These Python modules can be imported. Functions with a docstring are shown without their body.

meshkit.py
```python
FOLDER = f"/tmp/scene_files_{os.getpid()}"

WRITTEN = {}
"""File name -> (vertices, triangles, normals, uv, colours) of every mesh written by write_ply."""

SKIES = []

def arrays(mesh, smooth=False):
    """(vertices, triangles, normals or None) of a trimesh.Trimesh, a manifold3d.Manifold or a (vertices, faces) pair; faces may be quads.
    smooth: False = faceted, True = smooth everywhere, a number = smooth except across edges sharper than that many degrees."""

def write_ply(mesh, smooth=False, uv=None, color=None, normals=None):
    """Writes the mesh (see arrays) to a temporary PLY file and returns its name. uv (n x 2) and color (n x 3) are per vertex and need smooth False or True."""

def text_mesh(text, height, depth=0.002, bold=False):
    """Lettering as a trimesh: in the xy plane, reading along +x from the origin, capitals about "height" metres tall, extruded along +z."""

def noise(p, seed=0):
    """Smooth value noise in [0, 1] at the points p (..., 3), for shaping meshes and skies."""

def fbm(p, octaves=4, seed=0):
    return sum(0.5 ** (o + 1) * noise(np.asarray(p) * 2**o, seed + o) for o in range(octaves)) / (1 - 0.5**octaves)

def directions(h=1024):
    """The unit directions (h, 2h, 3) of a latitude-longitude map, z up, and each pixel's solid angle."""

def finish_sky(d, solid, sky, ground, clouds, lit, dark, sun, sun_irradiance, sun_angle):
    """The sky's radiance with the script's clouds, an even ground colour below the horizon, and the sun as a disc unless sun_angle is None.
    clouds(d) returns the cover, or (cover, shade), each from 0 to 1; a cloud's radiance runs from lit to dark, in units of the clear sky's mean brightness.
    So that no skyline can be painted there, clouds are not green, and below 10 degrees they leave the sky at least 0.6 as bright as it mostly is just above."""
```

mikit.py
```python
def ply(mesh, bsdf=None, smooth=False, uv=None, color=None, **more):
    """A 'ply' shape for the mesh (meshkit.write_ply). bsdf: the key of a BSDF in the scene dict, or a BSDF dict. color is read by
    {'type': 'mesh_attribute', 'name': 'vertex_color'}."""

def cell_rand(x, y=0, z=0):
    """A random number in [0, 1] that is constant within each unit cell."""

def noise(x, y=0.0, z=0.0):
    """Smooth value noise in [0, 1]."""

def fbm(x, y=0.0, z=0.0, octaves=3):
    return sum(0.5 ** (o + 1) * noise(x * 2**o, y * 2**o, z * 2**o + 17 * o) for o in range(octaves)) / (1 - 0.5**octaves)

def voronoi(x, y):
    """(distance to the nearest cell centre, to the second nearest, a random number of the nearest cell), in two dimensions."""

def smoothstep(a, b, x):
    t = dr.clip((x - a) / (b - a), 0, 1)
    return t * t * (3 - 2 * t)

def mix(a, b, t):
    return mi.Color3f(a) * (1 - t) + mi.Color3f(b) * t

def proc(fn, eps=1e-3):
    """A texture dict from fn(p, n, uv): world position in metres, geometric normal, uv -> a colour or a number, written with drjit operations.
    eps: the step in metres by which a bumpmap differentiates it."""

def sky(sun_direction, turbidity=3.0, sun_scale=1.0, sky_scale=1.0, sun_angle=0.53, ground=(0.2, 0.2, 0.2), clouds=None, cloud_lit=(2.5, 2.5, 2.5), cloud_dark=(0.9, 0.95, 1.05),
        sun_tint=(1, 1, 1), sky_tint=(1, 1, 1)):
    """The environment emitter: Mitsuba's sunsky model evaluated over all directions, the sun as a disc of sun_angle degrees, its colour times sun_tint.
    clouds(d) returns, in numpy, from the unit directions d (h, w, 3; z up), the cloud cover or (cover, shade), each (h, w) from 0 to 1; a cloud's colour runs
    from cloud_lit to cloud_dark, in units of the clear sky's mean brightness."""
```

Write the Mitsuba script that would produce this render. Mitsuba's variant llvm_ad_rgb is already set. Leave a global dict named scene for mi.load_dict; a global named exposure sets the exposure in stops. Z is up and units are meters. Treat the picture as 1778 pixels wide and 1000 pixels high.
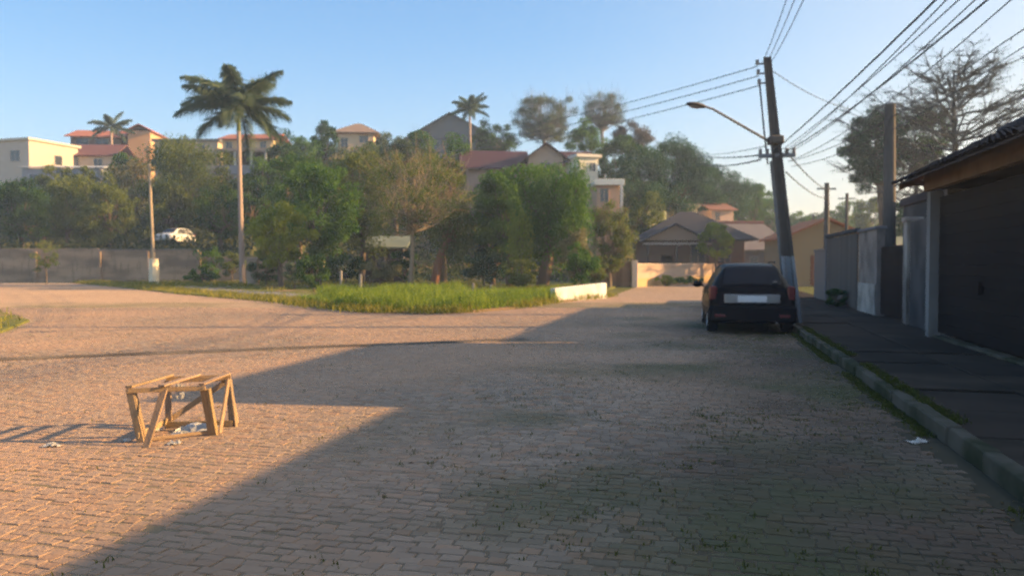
import math
import numpy as np, trimesh, shapely
from shapely.geometry import Polygon
from scipy.interpolate import PchipInterpolator
import drjit as dr
import mitsuba as mi
import mikit, meshkit
from mikit import proc, noise, fbm, cell_rand, smoothstep, mix, voronoi

T = mi.ScalarTransform4f
scene, labels = {}, {}
PI = math.pi

def sstep(a, b, x):
    t = np.clip((np.asarray(x, float) - a) / (b - a), 0, 1)
    return t * t * (3 - 2 * t)
# ------------------------------------------------------------------ camera, light, exposure
F, CX, CY = 1343.0, 889.0, 500.0          # focal length and centre for a 1778 x 1000 frame
EYE, PITCH = 1.5, math.atan(42 / F)
scene['camera'] = {'type': 'thinlens', 'fov': 2 * math.degrees(math.atan(CX / F)), 'fov_axis': 'x',
                   'aperture_radius': 0.0020, 'focus_distance': 1.3, 'near_clip': 0.05, 'far_clip': 6000.0,
                   'to_world': T().look_at(origin=[0, 0, EYE], target=[0, math.cos(PITCH) * 10, EYE - math.sin(PITCH) * 10], up=[0, 0, 1])}
SUN_EL, SUN_AZ = math.radians(19.0), math.radians(1.0)
SUN = [math.cos(SUN_EL) * math.cos(SUN_AZ), math.cos(SUN_EL) * math.sin(SUN_AZ), math.sin(SUN_EL)]
def veil(d):
    """thin white haze in the sky: towards the sun and towards the horizon"""
    sun = np.array(SUN); c = d @ sun
    near = sstep(0.05, 0.98, c) ** 1.2 * 0.8
    low = sstep(0.30, 0.0, d[..., 2]) * (0.26 + 0.45 * sstep(-0.3, 0.9, c))
    n = meshkit.fbm(np.stack([d[..., 0] * 2.2, d[..., 1] * 2.2, d[..., 2] * 5], -1), 3, 2)
    return np.clip((near + low) * (0.8 + 0.4 * n), 0, 0.9), 0 * c
scene['sky'] = mikit.sky(SUN, turbidity=3.0, sun_scale=1.32, sky_scale=0.92, sun_tint=(1.0, 0.88, 0.72), sky_tint=(0.86, 1.16, 1.50), clouds=veil, cloud_lit=(1.95, 1.92, 1.82), cloud_dark=(1, 1, 1), ground=(0.2, 0.18, 0.14))
scene['haze_medium'] = {'type': 'homogeneous', 'albedo': {'type': 'rgb', 'value': [0.95, 0.95, 0.95]}, 'sigma_t': {'type': 'rgb', 'value': [0.0008, 0.00105, 0.0014]}, 'phase': {'type': 'hg', 'g': 0.2}}
scene['haze'] = {'type': 'cube', 'to_world': T().translate([0, 200, 19.5]).scale([1400, 1600, 21.0]), 'bsdf': {'type': 'null'}, 'interior': {'type': 'ref', 'id': 'haze_medium'}}
scene['camera']['medium'] = {'type': 'ref', 'id': 'haze_medium'}
labels['haze'] = {'kind': 'stuff', 'label': 'faint morning haze in the air over the street and hillside', 'category': 'haze'}
exposure = 2.75

# ------------------------------------------------------------------ places
def at(px, py, Y):
    """the world point at depth Y seen at that pixel of the 1778 x 1000 photograph (used to survey where things stand)"""
    a, b = (px - CX) / F, (py - CY) / F
    d = np.array([a, math.cos(PITCH) - b * math.sin(PITCH), -math.sin(PITCH) - b * math.cos(PITCH)])
    return np.array([0, 0, EYE]) + d * (Y / d[1])
def gx(px, Y): return at(px, 458, Y)[0]
def zz(py, Y): return at(889, py, Y)[2]
SD = np.array([0.239, 0.971]); SD = SD / np.linalg.norm(SD)     # along the street
SN = np.array([SD[1], -SD[0]])                                   # towards the right-hand houses
K0 = np.array([3.25, 4.94])                                      # on the kerb's foot
def S(s, t, z=0.0):
    q = K0 + SD * s + SN * t
    return np.array([q[0], q[1], z])
STREET_ROT = math.atan2(SD[1], SD[0])                             # angle of the street's direction
BASE = -0.045
def hgt(x, y):
    x, y = np.asarray(x, float), np.asarray(y, float)
    edge = 0.246 * y - 2
    hill = (15 - 5.5 * sstep(-22, -48, x)) * sstep(64, 112, y) * sstep(0, 16, edge - x)
    left = 2.3 * sstep(64, 66, y) * sstep(-20, -24, x)
    far = 20 * sstep(150, 330, y) + 14 * sstep(330, 700, y)
    bump = 1.2 * (meshkit.noise(np.stack([x / 17, y / 17, x * 0], -1)) - 0.5) * sstep(66, 90, y)
    return BASE + hill + left + far + bump
def H(x, y): return float(hgt(x, y))

# ------------------------------------------------------------------ bookkeeping
_taken = {}
def K(name):
    n = _taken.get(name, -1) + 1
    _taken[name] = n
    return name if n == 0 else f'{name}_{n:03d}'
def thing(name, label, cat, group=None, kind=None):
    key = K(name)
    labels[key] = {'label': label, 'category': cat}
    if group: labels[key]['group'] = group
    if kind: labels[key]['kind'] = kind
    return key
def part(parent, name, mesh, bsdf, label=None, kind=None, **kw):
    key = K(parent + '__' + name)
    scene[key] = mikit.ply(mesh, bsdf, **kw)
    if label or kind:
        labels[key] = {}
        if label: labels[key]['label'] = label
        if kind: labels[key]['kind'] = kind
    return key
def solo(name, label, cat, mesh, bsdf, group=None, kind=None, **kw):
    key = thing(name, label, cat, group, kind)
    scene[key] = mikit.ply(mesh, bsdf, **kw)
    return key
def struct(name, mesh, bsdf, **kw):
    key = K(name)
    scene[key] = mikit.ply(mesh, bsdf, **kw)
    labels[key] = {'kind': 'structure'}
    return key

# ------------------------------------------------------------------ shapes
class MB:
    """collects pieces into one mesh, with a colour for each vertex"""
    def __init__(s): s.v, s.f, s.c, s.n = [], [], [], 0
    def add(s, v, f, c=(1, 1, 1)):
        v = np.asarray(v, float); f = np.asarray(f, int)
        if f.shape[1] == 4: f = np.vstack([f[:, [0, 1, 2]], f[:, [0, 2, 3]]])
        s.v.append(v); s.f.append(f + s.n); s.c.append(np.broadcast_to(np.asarray(c, float), (len(v), 3))); s.n += len(v)
        return s
    def mesh(s): return np.vstack(s.v), np.vstack(s.f)
    def col(s): return np.vstack(s.c)
def cat(*ms):
    return trimesh.util.concatenate([m if isinstance(m, trimesh.Trimesh) else trimesh.Trimesh(m[0], m[1], process=False) for m in ms])
def box(x0, x1, y0, y1, z0, z1):
    m = trimesh.creation.box([x1 - x0, y1 - y0, z1 - z0])
    m.apply_translation([(x0 + x1) / 2, (y0 + y1) / 2, (z0 + z1) / 2])
    return m
def cbox(x0, x1, y0, y1, z0, z1, c=0.01):
    """a box with chamfered edges"""
    pts = []
    cx, cy, cz = (x0 + x1) / 2, (y0 + y1) / 2, (z0 + z1) / 2
    hx, hy, hz = (x1 - x0) / 2, (y1 - y0) / 2, (z1 - z0) / 2
    c = min(c, hx * .45, hy * .45, hz * .45)
    for a in (-1, 1):
        for b in (-1, 1):
            for d in (-1, 1):
                pts += [(a * hx, b * (hy - c), d * (hz - c)), (a * (hx - c), b * hy, d * (hz - c)), (a * (hx - c), b * (hy - c), d * hz)]
    m = trimesh.Trimesh(np.array(pts)).convex_hull
    m.apply_translation([cx, cy, cz])
    return m
def place(m, o, ang=0.0):
    m = m.copy()
    R = np.eye(4); c, s = math.cos(ang), math.sin(ang)
    R[:2, :2] = [[c, -s], [s, c]]; R[:3, 3] = o
    m.apply_transform(R)
    return m
def street(m, s=0.0, t=0.0, z=0.0):
    """a mesh whose x runs along n (to the houses) and y along the street"""
    return place(m, S(s, t, z), math.atan2(SN[1], SN[0]))
def bar(p0, p1, w, th, side=(1, 0, 0), c=0.004, over=0.0):
    """a plank from p0 to p1: w wide along the direction nearest to side, th thick"""
    p0, p1 = np.asarray(p0, float), np.asarray(p1, float)
    L = np.linalg.norm(p1 - p0); y = (p1 - p0) / L
    x = np.asarray(side, float); x = x - y * (x @ y); x /= np.linalg.norm(x)
    m = cbox(-w / 2, w / 2, -L / 2 - over, L / 2 + over, -th / 2, th / 2, c)
    M = np.eye(4); M[:3, 0], M[:3, 1], M[:3, 2], M[:3, 3] = x, y, np.cross(x, y), (p0 + p1) / 2
    m.apply_transform(M)
    return m
def tube(pts, rad, sides=6, caps=True):
    p = np.asarray(pts, float); n = len(p)
    r = np.broadcast_to(np.asarray(rad, float), (n,))
    t = np.gradient(p, axis=0); t /= np.linalg.norm(t, axis=1, keepdims=True) + 1e-12
    ref = np.where(np.abs(t[:, 2:]) < 0.9, [[0, 0, 1.0]], [[1.0, 0, 0]])
    if np.any(np.abs(t[:, 2]) >= 0.9): ref = np.tile([[1.0, 0.2, 0]], (n, 1)) if np.all(np.abs(t[:, 0]) < .95) else ref
    a = np.cross(t, ref); a /= np.linalg.norm(a, axis=1, keepdims=True) + 1e-12
    b = np.cross(t, a)
    ang = np.arange(sides) * 2 * PI / sides
    v = (p[:, None] + r[:, None, None] * (np.cos(ang)[None, :, None] * a[:, None] + np.sin(ang)[None, :, None] * b[:, None])).reshape(-1, 3)
    i, j = np.meshgrid(np.arange(n - 1), np.arange(sides), indexing='ij')
    q = np.stack([i * sides + j, i * sides + (j + 1) % sides, (i + 1) * sides + (j + 1) % sides, (i + 1) * sides + j], -1).reshape(-1, 4)
    f = np.vstack([q[:, [0, 1, 2]], q[:, [0, 2, 3]]])
    if caps:
        k = np.arange(1, sides - 1)
        f = np.vstack([f, np.stack([k * 0, k + 1, k], 1), np.stack([k * 0, k, k + 1], 1) + (n - 1) * sides])
    return v, f
def TM(*a, **k):
    v, f = tube(*a, **k); return trimesh.Trimesh(v, f, process=False)
def lathe(profile, sides=24):
    m = trimesh.creation.revolve(np.asarray(profile, float), sections=sides)
    return m
def sheet(poly, z, step=None):
    """a flat polygon as triangles"""
    if hasattr(poly, 'geoms'): return cat(*[sheet(q, z) for q in poly.geoms if q.area > 1e-6])
    v, f = trimesh.creation.triangulate_polygon(poly, engine='earcut')
    return np.column_stack([v, np.full(len(v), z)]), np.asarray(f)
def prism(poly, z0, z1):
    if hasattr(poly, 'geoms'): return cat(*[prism(q, z0, z1) for q in poly.geoms if q.area > 1e-6])
    m = trimesh.creation.extrude_polygon(poly, z1 - z0, engine='earcut'); m.apply_translation([0, 0, z0]); return m

# ------------------------------------------------------------------ materials
def two(b): return {'type': 'twosided', 'bsdf': b}
def rgb(c): return {'type': 'rgb', 'value': list(map(float, c))}
def mat(name, color, rough=0.8, spec=0.3, metallic=0.0, bump=None, bscale=1.0, **kw):
    b = {'type': 'principled', 'base_color': color if isinstance(color, dict) else rgb(color), 'roughness': rough, 'specular': spec, 'metallic': metallic, **kw}
    if bump is not None: b = {'type': 'bumpmap', 'arbitrary': bump, 'scale': bscale, 'bsdf': b}
    scene[name] = two(b)
VC = {'type': 'mesh_attribute', 'name': 'vertex_color'}
def stains(a, b, scale=1.5, fine=14.0, amount=0.75):
    def fn(p, n, uv):
        k = smoothstep(0.3, 0.75, fbm(p.x * scale, p.y * scale, p.z * scale * 0.6, 4)) * amount + 0.25 * fbm(p.x * fine, p.y * fine, p.z * fine, 3)
        return mix(a, b, dr.clip(k, 0, 1))
    return proc(fn)
def grit(scale, octaves=3):
    return proc(lambda p, n, uv: fbm(p.x * scale, p.y * scale, p.z * scale, octaves), eps=0.3 / scale)

mat('stone_mat', VC, 0.75, 0.25, bump=grit(60), bscale=0.006)
SDX, SDY = float(SD[0]), float(SD[1])
def joint_fn(p, n, uv):
    k = fbm(p.x * 3, p.y * 3, 0, 4); g = smoothstep(0.5, 0.75, fbm(p.x * 0.35 + 9, p.y * 0.35, 0, 3))
    return mix(mix(mix((0.23, 0.172, 0.122), (0.31, 0.225, 0.15), k), (0.10, 0.10, 0.045), g * 0.5), (0.045, 0.042, 0.03), smoothstep(-4.5, -0.7, (p.x - 3.25) * SDY - (p.y - 4.94) * SDX + 2.2 * (fbm(p.x * 0.6, p.y * 0.6, 3, 3) - 0.5)) * 0.85)  # joints carry the same painted shade towards the kerb
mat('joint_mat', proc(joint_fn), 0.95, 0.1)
def far_road_fn(p, n, uv):
    s = p.x * SDX + p.y * SDY; t = p.x * SDY - p.y * SDX
    row = dr.floor(s / 0.14)
    r = cell_rand(row, dr.floor(t / 0.22 + cell_rand(row, 5) * 0.8), 3)
    k = 0.5 * fbm(p.x * 0.25, p.y * 0.25, 0, 4) + 0.5 * r
    return mix((0.25, 0.175, 0.12), (0.38, 0.265, 0.175), k)
mat('far_road_mat', proc(far_road_fn), 0.9, 0.15)
def ground_fn(p, n, uv):
    k = fbm(p.x * 0.12, p.y * 0.12, 0, 4); g = fbm(p.x * 1.7, p.y * 1.7, 0, 3)
    return mix(mix((0.085, 0.095, 0.03), (0.14, 0.13, 0.045), g), (0.17, 0.125, 0.08), smoothstep(0.5, 0.75, k))
mat('ground_mat', proc(ground_fn), 0.95, 0.1)
def island_fn(p, n, uv):
    k = fbm(p.x * 0.9, p.y * 0.9, 0, 4); g = fbm(p.x * 5, p.y * 5, 0, 3)
    return mix(mix((0.09, 0.10, 0.03), (0.15, 0.15, 0.045), g), (0.20, 0.135, 0.085), smoothstep(0.52, 0.7, k))
mat('island_mat', proc(island_fn), 0.95, 0.1)
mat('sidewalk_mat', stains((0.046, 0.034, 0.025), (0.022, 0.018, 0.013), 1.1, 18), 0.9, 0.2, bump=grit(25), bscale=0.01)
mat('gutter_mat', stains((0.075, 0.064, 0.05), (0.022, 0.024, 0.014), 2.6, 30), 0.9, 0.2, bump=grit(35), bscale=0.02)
mat('shadow_band_mat', stains((0.17, 0.135, 0.10), (0.075, 0.06, 0.045), 1.7, 20), 0.9, 0.15, bump=grit(25), bscale=0.012)  # slab tone painted dark to imitate the shadow band
mat('weathered_mat', stains((0.46, 0.415, 0.365), (0.18, 0.16, 0.14), 1.9, 12, 0.95), 0.9, 0.15, bump=grit(9), bscale=0.006)
mat('whitewash_mat', stains((0.80, 0.82, 0.82), (0.50, 0.46, 0.38), 1.6, 9, 0.6), 0.85, 0.2)
mat('mauve_mat', stains((0.30, 0.25, 0.22), (0.13, 0.115, 0.10), 2.0, 12, 0.9), 0.9, 0.15, bump=grit(9), bscale=0.006)
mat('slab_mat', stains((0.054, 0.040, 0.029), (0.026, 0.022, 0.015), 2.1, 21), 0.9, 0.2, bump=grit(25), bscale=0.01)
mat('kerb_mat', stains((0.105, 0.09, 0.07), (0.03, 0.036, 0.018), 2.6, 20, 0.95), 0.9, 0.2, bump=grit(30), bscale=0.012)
mat('concrete_mat', stains((0.25, 0.245, 0.235), (0.13, 0.127, 0.12), 1.3, 16), 0.85, 0.25, bump=grit(40), bscale=0.004)
mat('pole_mat', stains((0.145, 0.128, 0.112), (0.075, 0.067, 0.06), 1.3, 16), 0.85, 0.25)
mat('wood_mat', VC, 0.65, 0.25, bump=proc(lambda p, n, uv: fbm(p.x * 90, p.y * 90, p.z * 90, 2), eps=0.003), bscale=0.0035)
mat('beam_mat', stains((0.22, 0.135, 0.072), (0.11, 0.065, 0.038), 2.0, 22), 0.6, 0.3)
mat('plaster_mat', VC, 0.85, 0.2, bump=grit(9), bscale=0.006)
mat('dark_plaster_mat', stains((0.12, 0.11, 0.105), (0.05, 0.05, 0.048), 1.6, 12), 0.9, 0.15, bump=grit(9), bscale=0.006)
mat('paint_mat', VC, 0.75, 0.15)
mat('matte_mat', VC, 0.85, 0.2)
def retain_fn(p, n, uv):
    k = fbm(p.x * 0.5, p.y * 0.5, p.z * 1.3, 4); d = fbm(p.x * 5, 3.0, p.z * 0.8, 3)
    return mix(mix((0.46, 0.33, 0.225), (0.27, 0.20, 0.145), smoothstep(0.35, 0.7, k)), (0.16, 0.13, 0.09), smoothstep(0.55, 0.85, d) * 0.5)
mat('retain_mat', proc(retain_fn), 0.9, 0.15, bump=grit(4), bscale=0.03)
def tile_fn(p, n, uv):
    return 0.55 + 0.6 * fbm(p.x * 1.7, p.y * 1.7, p.z * 1.7, 4)
mat('roof_mat', VC, 0.8, 0.2, bump=grit(3.0), bscale=0.05)
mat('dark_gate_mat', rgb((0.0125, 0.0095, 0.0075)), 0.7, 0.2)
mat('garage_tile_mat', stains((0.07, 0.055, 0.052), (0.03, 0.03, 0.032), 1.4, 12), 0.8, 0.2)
mat('car_paint_mat', rgb((0.004, 0.0038, 0.005)), 0.4, 0.12)
mat('white_paint_mat', rgb((0.7, 0.7, 0.69)), 0.3, 0.5, clearcoat=0.6)
mat('tint_mat', rgb((0.007, 0.009, 0.013)), 0.12, 0.4)
mat('black_plastic_mat', rgb((0.007, 0.007, 0.008)), 0.7, 0.2)
mat('rubber_mat', rgb((0.02, 0.02, 0.02)), 0.85, 0.2)
mat('alloy_mat', rgb((0.35, 0.35, 0.36)), 0.35, 0.5, metallic=0.8)
mat('lamp_red_mat', rgb((0.14, 0.008, 0.012)), 0.15, 0.5, clearcoat=1.0)
mat('plate_mat', rgb((0.82, 0.82, 0.82)), 0.4, 0.4)
mat('steel_mat', rgb((0.22, 0.22, 0.225)), 0.5, 0.5, metallic=0.6)
mat('wire_mat', rgb((0.09, 0.09, 0.095)), 0.7, 0.3)
mat('ceramic_mat', rgb((0.30, 0.27, 0.24)), 0.3, 0.5)
mat('glass_mat', rgb((0.045, 0.055, 0.07)), 0.12, 0.6)
mat('paper_mat', rgb((0.5, 0.48, 0.44)), 0.8, 0.2)
scene['plastic_mat'] = two({'type': 'principled', 'base_color': rgb((0.42, 0.41, 0.38)), 'roughness': 0.25, 'specular': 0.5})
scene['leaf_mat'] = {'type': 'principledthin', 'base_color': VC, 'roughness': 0.55, 'diff_trans': 0.75, 'eta': 1.4}
mat('bark_mat', VC, 0.9, 0.15)

# ------------------------------------------------------------------ the ground, road, verge, pavement
def axis(core0, core1, step, far0, far1, n):
    a = np.arange(core0, core1 + 1e-6, step)
    return np.unique(np.concatenate([core0 - np.geomspace(1, core0 - far0 + 1, n)[::-1] + 1, a, core1 + np.geomspace(1, far1 - core1 + 1, n) - 1]))
gxs, gys = axis(-120, 90, 3.0, -1300, 1300, 12), axis(-40, 340, 2.0, -1300, 1700, 12)
GX, GY = np.meshgrid(gxs, gys, indexing='ij')
GZ = hgt(GX, GY)
nx, ny = GX.shape
ii, jj = np.meshgrid(np.arange(nx - 1), np.arange(ny - 1), indexing='ij')
gq = np.stack([ii * ny + jj, (ii + 1) * ny + jj, (ii + 1) * ny + jj + 1, ii * ny + jj + 1], -1).reshape(-1, 4)
struct('ground', (np.stack([GX, GY, GZ], -1).reshape(-1, 3), gq), 'ground_mat', smooth=True)

island_edge = [S(29.5, -6.1)[:2], (2.6, 31.6), (1.3, 29.2), (0.2, 26.0), (-1.2, 23.9), (-3.0, 23.2), (-4.8, 24.1), (-6.6, 26.4), (-9.4, 30.4), (-16.4, 38.2), (-26.0, 50.5), (-35.0, 61.5)]
road_poly = Polygon([tuple(S(-26, 0)[:2]), tuple(S(110, 0)[:2]), tuple(S(110, -6.1)[:2])] + [tuple(p) for p in island_edge] +
                    [(-46, 61.5), (-30, 40.5), (-12.6, 20.2), (-11.1, 16.8), (-11.9, 13.0), (-18, 9), (-45, 2), (-45, -22)]).buffer(0)
island_poly = Polygon([tuple(p) for p in island_edge] + [(-24, 62), (-10, 62), (6, 62), tuple(S(57, -7.6)[:2]), tuple(S(40, -7.3)[:2])]).buffer(0)
near = Polygon([(-45, -22), (40, -22), (40, 30), (-45, 30)])
bed = road_poly.intersection(near)
road_key = K('road'); labels[road_key] = {'kind': 'structure'}
part(road_key, 'joint_bed', sheet(bed, -0.0042), 'joint_mat')
part(road_key, 'far_surface', sheet(road_poly.difference(near), -0.006), 'far_road_mat')
left_bank = Polygon([(-46, 61.5), (-30, 40.5), (-12.6, 20.2), (-11.1, 16.8), (-11.9, 13.0), (-18, 9), (-45, 2), (-80, 2), (-80, 62)])
struct('verge', cat(prism(island_poly.buffer(-0.02), BASE - 0.1, 0.05), prism(left_bank.buffer(-0.02), BASE - 0.1, 0.04)), 'island_mat')
# footpath behind the verge in front of the retaining wall
fp = [(-8.6, 33.2), (-15.4, 40.5), (-22.0, 49.0), (-21.0, 50.0), (-14.4, 41.6), (-7.6, 34.4)]
struct('footpath', prism(Polygon(fp), 0.0, 0.062), 'concrete_mat')

# granite setts: rows across the street
rng = np.random.default_rng(7)
def sett_field():
    ds, dt = 0.08, 0.12
    s_rows = np.arange(-8, 31, ds)
    C, HW, HD, = [], [], []
    for k, s in enumerate(s_rows):
        t = -27 + np.cumsum(rng.uniform(0.075, 0.160, 290))
        w = np.diff(t)
        c = (t[1:] + t[:-1]) / 2
        C.append(np.stack([np.full(len(c), s) + rng.normal(0, 0.009, len(c)) + 0.035 * np.sin(c * 0.8 + k * 0.11) + 0.03 * np.sin(c * 2.3 - k * 0.23), c], 1))
        HW.append(w / 2 - rng.uniform(0.001, 0.004, len(c))); HD.append(np.full(len(c), ds / 2) - rng.uniform(-0.001, 0.0045, len(c)))
    C, HW, HD = np.vstack(C), np.concatenate(HW), np.concatenate(HD)
    P = K0 + C[:, :1] * SD + C[:, 1:] * SN
    keep = (P[:, 1] > 1.2) & (P[:, 1] < 26.5) & (np.abs(P[:, 0]) < 0.80 * P[:, 1] + 2.2) & (C[:, 1] < -0.20 + 0.05 * np.sin(C[:, 0] * 3.1))
    P, HW, HD = P[keep], HW[keep], HD[keep]
    inside = shapely.contains_xy(road_poly.buffer(-0.15), P[:, 0], P[:, 1])
    return P[inside], HW[inside], HD[inside]
SP, SHW, SHD = sett_field()
n_s = len(SP)
def sett_colors():
    p3 = np.column_stack([SP, np.zeros(n_s)])
    k = rng.random(n_s)[:, None]
    c = (1 - k) * np.array([0.21, 0.160, 0.118]) + k * np.array([0.31, 0.234, 0.170])
    warm = rng.random(n_s) < 0.25
    c[warm] *= np.array([1.12, 0.96, 0.86])
    dust = np.clip(meshkit.fbm(p3 * 0.35, 4, 3) * 2.2 - 0.75, 0, 1) * 0.6
    dust = np.clip(dust + 0.55 * sstep(1.0, -1.8, SP[:, 0]) * sstep(9, 4.2, SP[:, 1]), 0, 0.85)[:, None]     # reddish earth washed onto the junction
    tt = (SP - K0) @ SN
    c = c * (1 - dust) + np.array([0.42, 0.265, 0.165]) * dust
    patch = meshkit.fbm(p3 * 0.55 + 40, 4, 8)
    kerb_shade = np.clip(0.85 * sstep(-3.7, -0.5, tt) + (patch - 0.5) * 0.9 * sstep(-7, -3, tt), 0, 0.82)[:, None]                    # shade painted into the stone colour, deepening towards the kerb
    c = c * (1 - kerb_shade) + c * np.array([0.19, 0.185, 0.17]) * kerb_shade
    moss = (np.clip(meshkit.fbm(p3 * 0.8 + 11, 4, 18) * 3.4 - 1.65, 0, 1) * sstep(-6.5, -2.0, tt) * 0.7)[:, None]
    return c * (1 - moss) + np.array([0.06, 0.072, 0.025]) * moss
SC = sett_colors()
def setts(idx):
    m = len(idx)
    x = np.array([-1, 1, 1, -1.0]); y = np.array([-1, -1, 1, 1.0])
    rings = []
    tilt = rng.normal(0, 0.009, (m, 2)) * 0.8; hz = rng.normal(0, 0.0014, m) + 0.0045 * (meshkit.fbm(np.column_stack([SP[idx] * 1.3, SP[idx][:, 0] * 0]), 3, 6) - 0.5); skew = rng.normal(0, 0.005, (m, 4, 2))
    for ring, (inset, z) in enumerate([(0.0, -0.03), (0.0, -0.004), (0.007, 0.0)]):
        u = x[None] * (SHW[idx][:, None] - inset) + skew[:, :, 0]; v = y[None] * (SHD[idx][:, None] - inset * 0.8) + skew[:, :, 1]
        q = SP[idx][:, None] + u[..., None] * SN + v[..., None] * SD
        zz_ = np.full((m, 4), z)
        if ring: zz_ = zz_ + hz[:, None] + tilt[:, :1] * u + tilt[:, 1:] * v
        rings.append(np.concatenate([q, zz_[..., None]], -1))
    v = np.concatenate(rings, 1).reshape(-1, 3)
    f = []
    for a in (0, 4):
        for j in range(4):
            b = (j + 1) % 4
            f += [[a + j, a + b, a + 4 + b], [a + j, a + 4 + b, a + 4 + j]]
    f += [[8, 9, 10], [8, 10, 11]]
    f = np.array(f)[:, ::-1]                                     # SN, SD is a left-handed pair
    f = (f[None] + (np.arange(m) * 12)[:, None, None]).reshape(-1, 3)
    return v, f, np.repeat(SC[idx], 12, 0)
vis = (np.abs(SP[:, 0]) < 0.655 * SP[:, 1]) & (SP[:, 1] > 3.9)
size = SHW * SHD / SP[:, 1] ** 3 * vis
order = np.argsort(-size)
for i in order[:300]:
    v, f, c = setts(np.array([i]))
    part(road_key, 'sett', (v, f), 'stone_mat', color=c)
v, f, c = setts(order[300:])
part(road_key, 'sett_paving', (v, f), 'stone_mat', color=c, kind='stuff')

# gutter, kerb stones and pavement on the right
gut = [S(-26, -0.28), S(110, -0.28), S(110, 0.02), S(-26, 0.02)]
struct('gutter', prism(Polygon([tuple(p[:2]) for p in gut]), -0.06, -0.012), 'gutter_mat')
sw = K('sidewalk'); labels[sw] = {'kind': 'structure'}
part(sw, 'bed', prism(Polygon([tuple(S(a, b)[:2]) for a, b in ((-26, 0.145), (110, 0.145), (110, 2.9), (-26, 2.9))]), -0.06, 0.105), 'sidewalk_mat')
rs = np.random.default_rng(8)
for i in range(-3, 24):
    for a, b in ((0.15, 1.30), (1.315, 2.49)):
        m = cbox(a, b, i * 1.25 + .003, (i + 1) * 1.25 - .003, 0.0, 0.125, 0.008)
        m = place(m, [0, 0, rs.normal(0, .004)]); m.vertices[:, 2] += (m.vertices[:, 1] - i * 1.25) * rs.normal(0, .006)
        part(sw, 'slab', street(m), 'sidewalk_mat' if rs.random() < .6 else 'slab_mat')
part(sw, 'far_slabs', street(cbox(.15, 2.49, 30.01, 110, 0, .123, .008)), 'sidewalk_mat')
kerb = K('kerb'); labels[kerb] = {'kind': 'structure'}
rk = np.random.default_rng(3)
s = -4.0
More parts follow.
